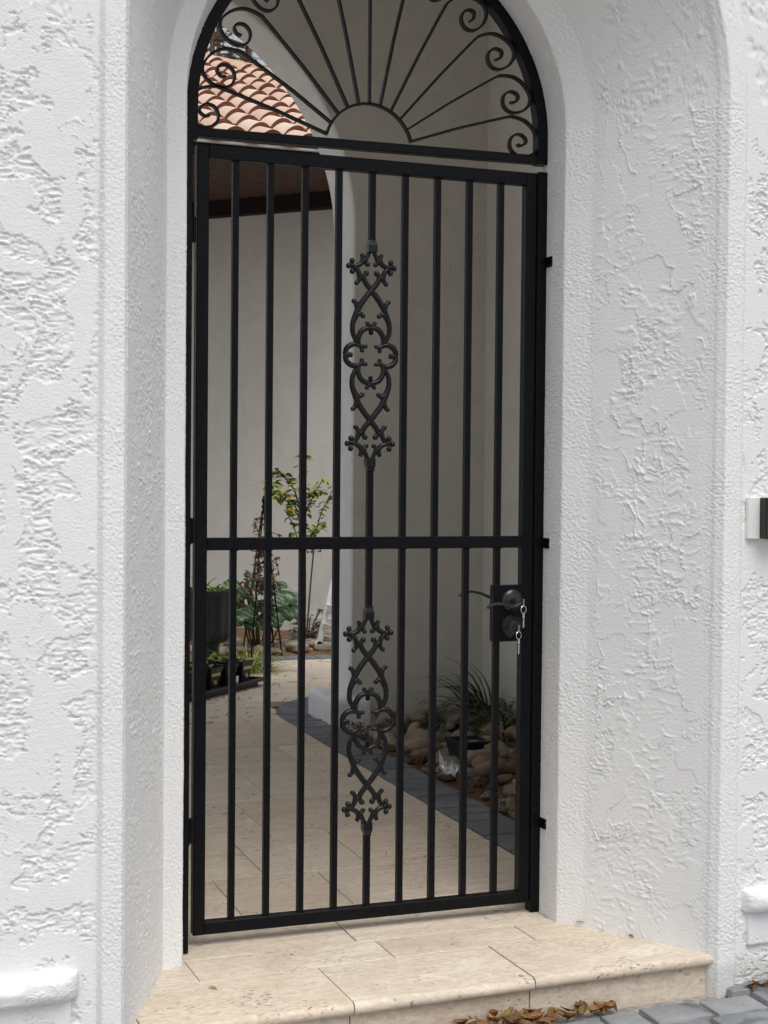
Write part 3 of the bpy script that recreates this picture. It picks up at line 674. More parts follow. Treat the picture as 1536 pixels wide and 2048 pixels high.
for sp in tips:
    for i, p in enumerate(sp):
        if p.z < .68 or i < 3: continue
        for _ in range(3):
            base = p+Vector((random.uniform(-.03, .03), random.uniform(-.03, .03), random.uniform(-.02, .02))); a = random.uniform(0, 6.28)
            d = Vector((math.cos(a), math.sin(a), random.uniform(-.5, .5)))
            put('leaf', random.choice(rl), M['rose_leaf'], rose, base, orient(d, random.uniform(-.7, .7)))
for d, dz in (((.5, -.2, .9), 0), ((.9, -.3, .15), -.02), ((-.6, -.3, .4), -.02)):
    put('leaf', rl[2], M['rose_leaf'], rose, Vector((2.215, 6.42, 1.36+dz)), orient(d, .4), (1.3, 1.3, 1.3))
# round-leaved clump
far = thing('leopard_plant', 'clump of big glossy round green leaves left of the outlet box', 'plant', (1.86, 6.25, 0))
def disc_leaf(r):
    v = [(0, 0, 0)]; f = []; n = 16
    for ring_, z in ((.45, .012), (.8, .012), (1.0, -.015)):
        for k in range(n):
            th = 2*math.pi*k/n; rr = r*ring_*(1-.55*math.exp(-((math.atan2(math.sin(th+math.pi/2), math.cos(th+math.pi/2)))/.28)**2))
            v.append((rr*math.cos(th), rr*math.sin(th)*.9, z*r*8*(1+.4*math.cos(3*th))))
    f = [(0, 1+k, 1+(k+1) % n) for k in range(n)]
    for q in range(2): f += [(1+q*n+k, 1+(q+1)*n+k, 1+(q+1)*n+(k+1) % n, 1+q*n+(k+1) % n) for k in range(n)]
    return mesh('leaf', v, f, True)
dl = [disc_leaf(.078), disc_leaf(.062), disc_leaf(.092)]
fs = MB()
for (lx, lz, ly, tilt_) in ((1.70, .40, 6.05, .9), (1.80, .45, 6.2, .7), (1.76, .32, 5.98, 1.0), (1.92, .46, 6.2, .6), (1.90, .34, 6.02, 1.0), (1.98, .45, 6.2, .5), (2.0, .36, 6.1, .8), (1.66, .46, 6.3, .5), (1.84, .50, 6.4, .4),
                            (1.96, .27, 6.05, 1.2), (1.67, .26, 6.0, 1.1), (1.86, .22, 6.0, 1.2), (2.06, .26, 6.1, 1.0), (1.62, .35, 6.1, .9), (1.74, .2, 6.02, 1.2)):
    p = Vector((lx, ly, lz)); fs.tube(spline([(1.86+(lx-1.86)*.3, 6.25, .0), (1.86+(lx-1.86)*.7, (ly+6.25)/2, lz*.75), p], 4), .006, 5)
    put('leaf', random.choice(dl), M['round_leaf'], far, p, (tilt_, random.uniform(-.35, .35), random.uniform(-.6, .6)))
put('stem', fs.me('stem', True), M['green_stem'], far)
# small grey-green shrub
gs = thing('small_shrub', 'small grey-green leafy shrub beside the white chair leg', 'shrub', (2.26, 6.42, 0)); gl = [leaf_mesh(.05, .020, .2, .3), leaf_mesh(.04, .018, .3, .1)]
gm = MB()
for k in range(26):
    a = random.uniform(0, 6.28); e = Vector((2.26+math.cos(a)*.11, 6.42+math.sin(a)*.1, random.uniform(.04, .25))); gm.tube([(2.26, 6.42, 0), (Vector((2.26, 6.42, 0))+e)/2+Vector((0, 0, .03)), e], .004, 5)
    for _ in range(6):
        b = random.uniform(0, 6.28); put('leaf', random.choice(gl), M['grey_leaf'], gs, e+Vector((0, 0, random.uniform(-.03, .02))), orient((math.cos(b), math.sin(b), random.uniform(-.1, .7)), random.uniform(-.5, .5)))
put('stem', gm.me('stem', True), M['twig'], gs)
# strap-leaved clumps in the rock bed
def strap_mesh(L, W, bend):
    v = []; n = 7
    for i in range(n+1):
        q = i/n; a = bend*q; y = L*(math.sin(a)/bend if bend else q); z = L*((1-math.cos(a))/bend if bend else 0); ww = W*(1-.85*q**2)
        v += [(-ww/2, y, -z), (0, y, -z-.12*ww), (ww/2, y, -z)]
    return mesh('leaf', v, [q for i in range(n) for q in ((i*3, i*3+1, i*3+4, i*3+3), (i*3+1, i*3+2, i*3+5, i*3+4))], True)
st = [strap_mesh(.34, .019, 1.9), strap_mesh(.28, .018, 2.6), strap_mesh(.36, .018, 1.4), strap_mesh(.22, .017, 2.8)]
for (x, y, n, lab, sc_) in ((1.97, 2.46, 120, 'dark clump of arching strap leaves in the rocks, seen between the right-hand bars', .9), (1.82, 2.66, 60, 'smaller strap-leaf clump in the rocks, left of the tall clump', .72), (2.03, 2.78, 110, 'tall strap-leaf clump at the foot of the shaded wall behind the others', 1.15)):
    t = thing('liriope_clump', lab, 'plant', (x, y, 0), group='strap-leaf clumps in the rock bed')
    for _ in range(n):
        a = random.uniform(0, 6.28); el = random.uniform(.7, 1.45); d = (math.cos(a)*math.cos(el), math.sin(a)*math.cos(el), math.sin(el)); r = random.random()*.05
        put('leaf', random.choice(st), M['strap'], t, (x+math.cos(a)*r, y+math.sin(a)*r, .02), orient(d, random.uniform(-.2, .2)), (sc_,)*3)
gl2 = [strap_mesh(.17, .007, 1.4), strap_mesh(.14, .006, 2.0), strap_mesh(.2, .007, .8)]
t = thing('lime_grass', 'bright lime green grassy tuft on the paving behind the plant tray', 'plant', (1.47, 5.1, 0))
for _ in range(260):
    a = random.uniform(0, 6.28); el = random.uniform(.5, 1.45); d = (math.cos(a)*math.cos(el), math.sin(a)*math.cos(el), math.sin(el)); r = random.random()*.15
    put('leaf', random.choice(gl2), M['lime'], t, (1.47+math.cos(a)*r, 5.1+math.sin(a)*r*.8, .0), orient(d, 0), (1.25, 1.2, 1.2))

# ------------------------------------------------------------------ urn planter
urn = thing('urn_planter', 'dark fluted urn planter on a pedestal foot behind the gate stile', 'planter', (1.27, 5.3, 0))
ul = MB().lathe([(.0, .16), (.07, .16), (.12, .175), (.145, .21), (.15, .25), (.16, .46), (.165, .47)], 48, (1.27, 5.3, 0), flute=.10); put('bowl', ul.me('bowl', True), M['urn'], urn)
put('rim', MB().lathe([(.15, .468), (.185, .472), (.188, .50), (.16, .502), (.15, .48), (.0, .475)], 36, (1.27, 5.3, 0)).me('rim', True), M['urn'], urn)
put('pedestal', MB().lathe([(.0, 0), (.10, 0), (.10, .03), (.075, .05), (.06, .09), (.065, .15), (.08, .165), (0, .166)], 28, (1.27, 5.3, 0)).me('pedestal', True), M['urn'], urn)
up = thing('succulent', 'pale green trailing succulent filling the top of the dark urn', 'plant', (1.27, 5.3, .48)); sl = [leaf_mesh(.03, .016, .2, .3), leaf_mesh(.024, .014, .3, .2)]
for _ in range(110):
    a = random.uniform(0, 6.28); r = .16*math.sqrt(random.random()); put('leaf', random.choice(sl), M['lime'], up, (1.27+r*math.cos(a), 5.3+r*math.sin(a), .485+random.uniform(0, .035)), orient((math.cos(a*3), math.sin(a*2), random.uniform(.1, 1)), random.uniform(-1, 1)))
for x, z, d in ((1.24, .56, (.5, 0, .6)), (1.3, .53, (.7, 0, .5)), (1.19, .55, (-.3, 0, .8))):
    put('leaf', strap_mesh(.10, .018, .5), M['round_leaf'], up, (x, 5.28, z-.04), orient(d, .3))
# ------------------------------------------------------------------ plant tray with printed pots (turned 45 degrees)
TR = rad(45); TO = Vector((1.02, 4.34, 0))
tray = localroot(thing('plant_tray', 'flat black plastic nursery tray standing on the travertine paving', 'tray', TO, (0, 0, TR)))
put('tray_floor', bx((-.36, -.16, .022), (.36, .16, .034), .003), M['black_plastic'], tray)
for a, b in (((-.34, -.15, 0), (.34, -.13, .022)), ((-.34, .13, 0), (.34, .15, .022)), ((-.34, -.13, 0), (-.32, .13, .022)), ((.32, -.13, 0), (.34, .13, .022))): put('tray_foot', bx(a, b, .002), M['black_plastic'], tray)
for a, b in (((-.385, -.185, .030), (.385, -.158, .048)), ((-.385, .158, .030), (.385, .185, .048)), ((-.385, -.158, .030), (-.358, .158, .048)), ((.358, -.158, .030), (.385, .158, .048))): put('tray_rim', bx(a, b, .003), M['black_plastic'], tray)
def potmesh():
    m = MB(); a, b, h = .040, .056, .105; v = [(-a, -a, 0), (a, -a, 0), (a, a, 0), (-a, a, 0), (-b, -b, h), (b, -b, h), (b, b, h), (-b, b, h), (-b*1.08, -b*1.08, h), (b*1.08, -b*1.08, h), (b*1.08, b*1.08, h), (-b*1.08, b*1.08, h),
                                                (-b*1.08, -b*1.08, h+.014), (b*1.08, -b*1.08, h+.014), (b*1.08, b*1.08, h+.014), (-b*1.08, b*1.08, h+.014), (-b, -b, h+.014), (b, -b, h+.014), (b, b, h+.014), (-b, b, h+.014), (-b, -b, h-.01), (b, -b, h-.01), (b, b, h-.01), (-b, b, h-.01)]
    f = [(3, 2, 1, 0), (20, 21, 22, 23)]
    for q in (0, 4, 8, 12, 16): f += [(q+k, q+(k+1) % 4, q+4+(k+1) % 4, q+4+k) for k in range(4)]
    return m.add(v, f).me('pot')
pm = potmesh(); seedl = [leaf_mesh(.055, .03, .25, .2), leaf_mesh(.045, .026, .2, .4)]
lab_txt = ['pot at the near end of the tray', 'pot second along the front of the tray', 'pot third along the front of the tray', 'pot at the far right end of the tray']
Rz = Matrix.Rotation(TR, 3, 'Z')
for r_ in range(2):
    for k in range(4):
        lp = Vector((-.255+.17*k, -.075+.15*r_, .0345)); wp = TO+Rz @ lp
        lab = ('black square pot with yellow printed band, '+lab_txt[k]) if r_ == 0 else ['black pot in the back row of the tray, near end', 'black pot in the back row, second from the near end', 'black pot in the back row, beside the white tag', 'black pot in the back row at the far right'][k]
        p = localroot(thing('nursery_pot', lab, 'pot', wp, (0, 0, TR), group='nursery pots in the tray'))
        put('pot_body', pm, M['black_plastic'], p)
        if r_ == 0:
            sl_ = math.atan((.056-.040)/.105)
            put('printed_band', bx((-.043, -.0012, -.008), (.043, .0006, .008), 0), M['yellow_print'], p, (0, -.0535, .080), (-sl_, 0, 0))
            ring = MB().lathe([(.016, 0), (.016, -.0012), (.009, -.0012), (.009, 0)], 20, (0, 0, 0), 'Y'); put('printed_ring', ring.me('printed_ring'), M['yellow_print'], p, (0, -.0477, .040), (-sl_, 0, 0))
        for _ in range(9 if r_ == 0 else 12):
            a = random.uniform(0, 6.28); put('leaf', random.choice(seedl), M['lime'], p, (random.uniform(-.03, .03), random.uniform(-.03, .03), .095+random.uniform(0, .05)), orient((math.cos(a), math.sin(a), random.uniform(.2, .9)), random.uniform(-.4, .4)))
tg = thing('plant_tag', 'small white plant tag stuck at the front of the tray', 'tag', TO+Rz @ Vector((.10, -.152, .05)), (0, 0, TR), me=bx((-.016, -.001, 0), (.016, .001, .036), 0), mat=M['white_label'])
# ------------------------------------------------------------------ obelisk with withered vine
ob = thing('obelisk_trellis', 'thin black iron obelisk trellis with ball finial in the planting bed', 'trellis', (1.80, 5.98, 0)); apex = Vector((1.80, 5.98, .98))
for (x, y) in ((1.685, 5.85), (1.91, 5.87), (1.69, 6.1), (1.92, 6.12)): put('leg', MB().tube([(x, y, -.02), apex+Vector(((x-1.8)*.06, (y-5.98)*.06, 0))], .0055, 6).me('leg', True), M['iron'], ob)
put('finial', MB().lathe([(0, .955), (.012, .957), (.016, .97), (.008, .982), (.008, .995), (.013, 1.0), (.015, 1.01), (.009, 1.02), (.006, 1.03), (.012, 1.038), (.014, 1.05), (.008, 1.062), (.003, 1.08), (0, 1.082)], 14, (1.80, 5.98, 0)).me('finial', True), M['iron'], ob)
for z in (.33, .62):
    q = 1-z/1.0; rr = [(1.8+(x-1.8)*q, 5.98+(y-5.98)*q, z) for x, y in ((1.685, 5.85), (1.91, 5.87), (1.92, 6.12), (1.69, 6.1), (1.685, 5.85))]; put('cross_ring', MB().tube(rr, .004, 5).me('cross_ring', True), M['iron'], ob)
vine = thing('withered_vine', 'withered brown vine hanging on the black obelisk trellis', 'vine', (1.8, 5.98, 0)); vm, vl = MB(), MB()
for k in range(26):
    z0 = random.uniform(.35, .9); p = Vector((1.8+random.uniform(-.12, .1)*(1.1-z0), 5.93, z0)); pts = [p]
    for _ in range(6): p = p+Vector((random.uniform(-.05, .04), random.uniform(-.03, .03), random.uniform(-.07, .05))); pts.append(p)
    vm.tube(spline(pts, 3), .0028, 4)
    for q in pts:
        for _ in range(4):
            a = random.uniform(0, 6.28); d = Vector((math.cos(a), math.sin(a), random.uniform(-1.4, .2))).normalized()*random.uniform(.02, .045); s_ = d.cross(Vector((random.gauss(0, 1), random.gauss(0, 1), 1))).normalized()*.008
            vl.add([q, q+d*.5+s_, q+d, q+d*.5-s_], [(0, 1, 2, 3)])
put('vine_stem', vm.me('vine_stem', True), M['twig'], vine); put('dead_foliage', vl.me('dead_foliage'), M['dead_leaf'], vine, kind='stuff')
# ------------------------------------------------------------------ white chair behind the arch jamb
ch = thing('wooden_chair', 'white painted slatted rocking chair mostly hidden by the arch jamb', 'chair', (2.55, 5.85, 0))
def beam(p, q, w_, d_): return MB().tube([p, q], 1.0, 4, True, w_, d_, up=(0, 1, 0)).me('beam')
for y in (5.62, 6.10):
    rk = [(2.19+.1*k, y, .012+.03*((k-3.5)/3.5)**2) for k in range(8)]
    put('rocker', MB().tube(rk, 1.0, 4, True, .020, .026, up=(0, 1, 0)).me('rocker', bevel=.0), M['white_paint'], ch)
    put('front_leg', beam((2.243, y, .03), (2.375, y, .62), .020, .026), M['white_paint'], ch)
    put('back_leg', beam((2.82, y, .03), (2.70, y, .45), .022, .030), M['white_paint'], ch)
    put('arm', beam((2.36, y, .62), (2.89, y, .60), .03, .014), M['white_paint'], ch); put('back_post', beam((2.70, y, .30), (3.02, y, 1.12), .02, .028), M['white_paint'], ch)
for z, x in ((.17, 2.276), (.27, 2.298), (.30, 2.304)): put('stretcher', beam((x, 5.62, z), (x, 6.10, z), .014, .02), M['white_paint'], ch)
for k in range(6): put('seat_slat', bx((2.37+.066*k, 5.61, .385-.012*k), (2.425+.066*k, 6.11, .402-.012*k), .003), M['white_paint'], ch)
for k in range(6): put('back_slat', beam((2.74, 5.68+.075*k, .40), (3.01, 5.68+.075*k, 1.10), .006, .024), M['white_paint'], ch)
# ------------------------------------------------------------------ bits in the rock bed
pt = thing('black_pot', 'low square black plastic pot wedged among the river rocks', 'pot', (1.64, 2.02, .02)); put('pot_body', MB().add(
    [(1.585, 1.96, .0), (1.70, 1.96, .0), (1.70, 2.09, 0), (1.585, 2.09, 0), (1.565, 1.94, .10), (1.72, 1.94, .10), (1.72, 2.11, .10), (1.565, 2.11, .10), (1.573, 1.948, .10), (1.712, 1.948, .10), (1.712, 2.102, .10), (1.573, 2.102, .10), (1.59, 1.965, .02), (1.695, 1.965, .02), (1.695, 2.085, .02), (1.59, 2.085, .02)],
    [(3, 2, 1, 0), (12, 13, 14, 15)] + [(q+k, q+(k+1) % 4, q+4+(k+1) % 4, q+4+k) for q in (0, 4, 8) for k in range(4)]).me('pot_body'), M['black_plastic'], pt)
put('pot_rim', bx((1.557, 1.930, .093), (1.728, 1.945, .106), .003), M['black_plastic'], pt)
wv = []; n = 12
for j in range(n+1):
    for i in range(n+1): wv.append((1.435+.07*(i/n-.5)+random.uniform(-.006, .006), 1.72+.10*(j/n-.5)+random.uniform(-.006, .006), .045+.035*math.sin(i*1.1)*math.cos(j*.9)*.5+random.uniform(-.012, .012)))
wr = thing('plastic_wrapper', 'crumpled clear plastic wrapper lying at the edge of the rocks', 'wrapper', me=MB().add(wv, [(j*(n+1)+i, j*(n+1)+i+1, (j+1)*(n+1)+i+1, (j+1)*(n+1)+i) for j in range(n) for i in range(n)]).me('plastic_wrapper'), mat=M['wrap'])
put('torn_corner', mesh('torn_corner', [(1.40, 1.76, .05), (1.425, 1.755, .05), (1.398, 1.765, .115), (1.41, 1.77, .06)], [(0, 1, 2), (1, 3, 2)]), M['white_label'], wr)
# debris on paving
lt = MB()
for _ in range(420):
    x, y = random.uniform(.6, 2.3), random.uniform(3.2, 5.55); a = random.uniform(-.5, .5)+random.choice((0, 0, 1.6)); L = random.uniform(.01, .06); W_ = random.uniform(.002, .006)
    c_, s_ = math.cos(a), math.sin(a); lt.add([(x+c_*L*p-s_*W_*q, y+s_*L*p+c_*W_*q, .004+.004*(p > 0)) for p, q in ((-.5, 0), (0, -1), (.5, 0), (0, 1))], [(0, 1, 2, 3)])
for _ in range(500):
    x, y = random.uniform(1.38, 1.5), random.uniform(.3, 3.0); a = random.uniform(0, 6.28); L = random.uniform(.015, .05); W_ = random.uniform(.003, .009); z = random.uniform(.0, .02)
    c_, s_ = math.cos(a), math.sin(a); lt.add([(x+c_*L*p-s_*W_*q, y+s_*L*p+c_*W_*q, z+.012*(p > 0)) for p, q in ((-.5, 0), (0, -1), (.5, 0), (0, 1))], [(0, 1, 2, 3)])
for _ in range(40):
    x, y = random.uniform(.4, 1.2), random.uniform(.3, 3.0); a = random.uniform(0, 6.28); L = random.uniform(.008, .03); W_ = random.uniform(.0015, .004)
    c_, s_ = math.cos(a), math.sin(a); lt.add([(x+c_*L*p-s_*W_*q, y+s_*L*p+c_*W_*q, .003+.003*(p > 0)) for p, q in ((-.5, 0), (0, -1), (.5, 0), (0, 1))], [(0, 1, 2, 3)])
put('leaf_litter', lt.me('leaf_litter'), M['dead_leaf'], kind='stuff')

# ------------------------------------------------------------------ fanlight grille and posts
fan = thing('fanlight_grille', 'black iron sunburst fanlight with scrolls filling the arch above the gate', 'grille', (CX, 0, 2.09))
HX, HZ, HR = .466, 2.084, .123
TILT = math.tan(.010)
ab = MB(); pth = [(-.026, 2.07), (-.0295, 2.155)] + [(CX-.492*math.cos(math.pi*k/60), 2.155+.492*math.sin(math.pi*k/60)) for k in range(1, 60)] + [(.969, 2.155), (.969, 2.082)]
pth = [(-.0145, 2.07), (-.0145, 2.155)] + [(CX-.492*math.cos(math.pi*k/60), 2.155+.492*math.sin(math.pi*k/60)) for k in range(1, 60)] + [(.9695, 2.155), (.9695, 2.085)]
put('arch_bar', ab.ribbon(pth, .030, -.004, .030).me('arch_bar', bevel=.0), M['iron'], fan)
tb = MB().add([(-.03, -.002, 2.078), (.984, -.002, 2.087), (.984, .028, 2.087), (-.03, .028, 2.078), (-.03, -.002, 2.101), (.984, -.002, 2.110), (.984, .028, 2.110), (-.03, .028, 2.101)], [(3, 2, 1, 0), (4, 5, 6, 7), (0, 1, 5, 4), (1, 2, 6, 5), (2, 3, 7, 6), (3, 0, 4, 7)])
put('transom_bar', tb.me('transom_bar', bevel=.002), M['iron'], fan)
put('hub_arc', MB().ribbon([(HX-HR*math.cos(math.pi*(k+6)/72), HZ+HR*math.sin(math.pi*(k+6)/72)) for k in range(61)], .006, .006, .020).me('hub_arc'), M['iron'], fan)
s1 = [(.592, 2.127), (.72, 2.165), (.861, 2.207), (.888, 2.211), (.923, 2.202), (.948, 2.179), (.961, 2.146), (.953, 2.121), (.928, 2.107), (.899, 2.107), (.880, 2.120), (.875, 2.139), (.884, 2.158), (.904, 2.165), (.920, 2.157), (.924, 2.144), (.911, 2.134), (.898, 2.136)]
c15, n15 = math.cos(rad(15)), math.sin(rad(15)); can = []
for x, z in s1: dx, dz = x-HX, z-HZ; can.append((dx*c15+dz*n15, -dx*n15+dz*c15))
can[0] = (HR-.002, can[0][1]*.2)
straight = can[:3]; curl = can[3:]
for k in range(1, 6):
    for sgn in (1, -1):
        th = rad(15*k)
        thc = th-rad(7); d_ = Vector((math.cos(thc), math.sin(thc)))                      # distance from hub to the arch bar along the scroll
        ocx, ocz = HX-CX, HZ-2.155; b_ = ocx*d_.x*sgn+ocz*d_.y; reach = -b_+math.sqrt(b_*b_-(ocx*ocx+ocz*ocz-.476**2))
        sh = max(-.02, reach-.503) if k > 1 else 0
        pts = [can[0]] + [(r+(sh if r > .2 else 0), t_) for r, t_ in can[1:]]
        dense = [Vector(pts[0])]+[Vector(p) for p in spline([pts[1], *pts[2:]], 6)]
        P2 = []
        for p in dense:
            x = p.x*math.cos(th)-p.y*math.sin(th); z = p.x*math.sin(th)+p.y*math.cos(th); P2.append((HX+sgn*x, HZ+z))
        put('scroll_spoke', MB().ribbon(P2, .0058, .005, .021).me('scroll_spoke', True), M['iron'], fan)
put('centre_spoke', MB().ribbon([(HX, HZ+HR-.002), (HX, 2.634)], .0055, .006, .020).me('centre_spoke'), M['iron'], fan)
pl = thing('gate_post', 'square black iron post at the hinge side, half buried in the stucco', 'post', (-.04, -.02, 0)); put('post_tube', bx((-.060, -.046, .002), (-.0215, -.012, 2.078), .002), M['iron'], pl)
for z in (1.075, .305, 1.84):
    put('hinge_plate', bx((-.022, -.020, z-.035), (-.014, .012, z+.035), .001), M['iron'], pl)
    put('hinge_knuckle', MB().tube([(-.0095, -.006, z-.032), (-.0095, -.006, z+.032)], .0065, 10).me('hinge_knuckle', True), M['iron'], pl)
pr = thing('gate_post', 'square black iron post at the latch side beside the right jamb', 'post', (.975, .01, 0)); put('post_tube', bx((.9575, -.004, .002), (.9865, .034, 2.064), .002), M['iron'], pr)
for z in (1.814, 1.037, .256): put('anchor_tab', bx((.980, -.040, z-.014), (1.006, -.005, z+.014), .001), M['iron'], pr); put('anchor_bolt', MB().lathe([(0, -.049), (.005, -.0488), (.005, -.041), (0, -.0409)], 6, (.996, 0, z), 'Y').me('anchor_bolt'), M['iron'], pr)

# ------------------------------------------------------------------ the gate leaf
gate = thing('entry_gate', 'tall black iron bar gate with two cast ornaments in the arched doorway', 'gate', (0, 0, .03))
GW, T_ = .9546, .0315
put('stile', bx((0, 0, .03), (T_, T_, 2.06), .0018), M['iron'], gate); put('stile', bx((GW-T_, 0, .03), (GW, T_, 2.06), .0018), M['iron'], gate)
for z0, z1 in ((2.06-.034, 2.06), (1.024, 1.056), (.03, .03+.032)): put('rail', bx((T_, .0008, z0), (GW-T_, T_-.0008, z1), .0015), M['iron'], gate)
bars_x = [.4775+.0935*k for k in (-4, -3, -2, -1, 1, 2, 3, 4)]
def bar(x, z0, z1):                                             # square bar with weld beads at both ends
    m = MB().box((x-.0082, .0075, z0), (x+.0082, .0239, z1))
    for z in (z0, z1):
        for dx in (-.0085, -.003, .004, .0085): m.ball((x+dx+random.uniform(-.001, .001), .0068, z+random.uniform(-.0006, .0006)), random.uniform(.0018, .0032), 4, (1.3, .8, .8))
    return m.me('bar')
for x in bars_x: put('bar', bar(x, .062, 1.024), M['iron'], gate); put('bar', bar(x, 1.056, 2.026), M['iron'], gate)
ORN = (1.5405, .561); CXO = .4770
def ornament(zc_):
    kx, kz, y0 = .000345, .000324, .0157; m = MB()
    cur = [([(12, 860), (45, 795), (50, 765), (32, 745)], 13, 1), ([(84, 832), (72, 802), (72, 775), (92, 745), (130, 728), (152, 726)], 13, 2), ([(48, 790), (66, 778), (80, 765)], 12, 0),
           ([(150, 722), (118, 700), (100, 665), (97, 622), (120, 590)], 13, 1), ([(100, 655), (80, 640), (62, 628)], 11, 0),
           ([(42, 674), (62, 645), (50, 600), (0, 535), (-52, 468), (-95, 400), (-124, 335), (-148, 260), (-148, 180), (-116, 108)], 15, 3),
           ([(142, 442), (122, 420), (114, 385), (118, 345)], 13, 1), ([(66, 322), (92, 340), (118, 322), (134, 280)], 13, 3),
           ([(98, 84), (102, 140), (78, 195), (40, 222), (0, 228)], 14, 0), ([(0, 226), (18, 246), (30, 264)], 12, 2), ([(0, 228), (0, 205), (0, 186)], 12, 2),
           ([(100, 92), (78, 70), (44, 72)], 12, 2), ([(86, 78), (74, 60), (72, 38)], 12, 2),
           ([(92, 76), (130, 90), (172, 76), (202, 42), (212, 0)], 14, 0), ([(212, 0), (186, 6), (164, 4)], 12, 2)]
    for sx_ in (1, -1):
        for sz in (1, -1):
            for pts, r, endb in cur:
                q = [Vector((CXO+sx_*p[0]*kx, y0, zc_+sz*p[1]*kz)) for p in pts]; s_ = spline(q, 5); L = len(s_); rr = r*.000355*1.4
                R_ = [rr*(.82+.28*math.sin(math.pi*i/(L-1))) for i in range(L)]
                m.tube(s_, R_, 8, True, 1.0, 1.0, up=(0, 1, 0))
                if endb in (1, 2): m.ball(q[-1] if endb == 2 or True else q[0], rr*1.1, 5)
                if endb in (1, 3): m.ball(q[0], rr*1.1, 5)
            for bx_, bz in ((158, 768), (186, 727), (156, 684)): m.ball((CXO+sx_*bx_*kx, y0, zc_+sz*bz*kz), .0076, 6, (1, 1, 1.1))
    for sz in (1, -1):
        z0, z1 = zc_+sz*845*kz, zc_+sz*905*kz; m.box((CXO-.0125, y0-.0125, min(z0, z1)), (CXO+.0125, y0+.0125, max(z0, z1)))
        z2 = zc_+sz*950*kz; a, b = .0125, .0085
        m.add([(CXO-a, y0-a, z1), (CXO+a, y0-a, z1), (CXO+a, y0+a, z1), (CXO-a, y0+a, z1), (CXO-b, y0-b, z2), (CXO+b, y0-b, z2), (CXO+b, y0+b, z2), (CXO-b, y0+b, z2)], [(0, 1, 5, 4), (1, 2, 6, 5), (2, 3, 7, 6), (3, 0, 4, 7), (4, 5, 6, 7)])
    return m.me('cast_ornament', True)
for z in ORN: put('cast_ornament', ornament(z), M['cast'], gate)
dz = 950*.000324
for z0, z1 in ((.062, ORN[1]-dz), (ORN[1]+dz, 1.024), (1.056, ORN[0]-dz), (ORN[0]+dz, 2.026)): put('bar', bar(CXO, z0, z1), M['iron'], gate)
# lock box, rose, lever and deadbolt
put('lock_box', bx((.838, .002, .764), (GW-T_+.002, T_-.002, .920), .002), M['iron'], gate)
YF = .002
lv = put('lever_handle', MB().lathe([(0, YF), (.0315, YF), (.032, YF-.006), (.029, YF-.010), (.024, YF-.012), (.022, YF-.016), (.012, YF-.018), (.0105, YF-.048), (0, YF-.049)], 28, (.892, 0, .878), 'Y').me('lever_handle', True), M['lock'], gate)
lp = spline([(.897, -.050, .875), (.888, -.054, .872), (.868, -.055, .866), (.845, -.054, .872), (.822, -.052, .874), (.802, -.050, .868), (.797, -.050, .862)], 5)
put('lever', MB().tube(lp, [.0085-.004*i/len(lp) for i in range(len(lp))], 8, True, .8, 1.0).me('lever', True), M['lock'], lv)
lp = spline([(.892, .07, .878), (.86, .082, .882), (.835, .083, .892), (.805, .082, .898), (.785, .08, .893), (.765, .079, .886)], 5)
put('inner_lever', MB().tube(lp, [.0085-.005*i/len(lp) for i in range(len(lp))], 8, True, .6, 1.0).me('inner_lever', True), M['lock'], lv)
put('inner_rose', MB().lathe([(0, .030), (.03, .030), (.03, .038), (.012, .046), (.011, .085), (0, .086)], 20, (.892, 0, .878), 'Y').me('inner_rose', True), M['lock'], lv)
db = put('deadbolt', MB().lathe([(0, YF), (.032, YF), (.0325, YF-.008), (.029, YF-.014), (.020, YF-.026), (.0185, YF-.030), (.017, YF-.031), (.0165, YF-.029), (.009, YF-.029), (.008, YF-.031), (0, YF-.031)], 28, (.892, 0, .807), 'Y').me('deadbolt', True), M['lock'], gate)
def key_on(name_label, kx_, ky, kz_, hang, metal):
    k = thing('key', name_label, 'key', (kx_, ky, kz_))
    put('key_bow', MB().box((kx_-.0012, ky-.020, kz_-.011), (kx_+.0012, ky-.002, kz_+.011)).me('key_bow', bevel=.001), M['chrome'], k)
    rc = Vector((kx_, ky-.017, kz_-.018)); rg_ = [(rc.x+.0105*math.cos(2*math.pi*i/20)*.9, rc.y+.004*math.cos(2*math.pi*i/20), rc.z+.0105*math.sin(2*math.pi*i/20)) for i in range(21)]
    put('key_ring', MB().tube(rg_, .0011, 6, False).me('key_ring', True), M['chrome'], k)
    kb = MB(); kb.box((rc.x-.003, rc.y-.001, rc.z-.024), (rc.x+.003, rc.y+.001, rc.z-.0095)); kb.box((rc.x-.0018, rc.y-.0009, rc.z-hang), (rc.x+.0012, rc.y+.0009, rc.z-.026))
    for i in range(4): kb.box((rc.x+.0012, rc.y-.0008, rc.z-hang+.003+i*.006), (rc.x+.0028, rc.y+.0008, rc.z-hang+.006+i*.006))
    put('hanging_key', kb.me('hanging_key'), metal, k)
key_on('silver key in the lever lock with a second key hanging from its ring', .899, -.044, .876, .050, M['chrome'])
key_on('silver key in the deadbolt with another key hanging below it', .893, -.028, .804, .052, M['chrome'])

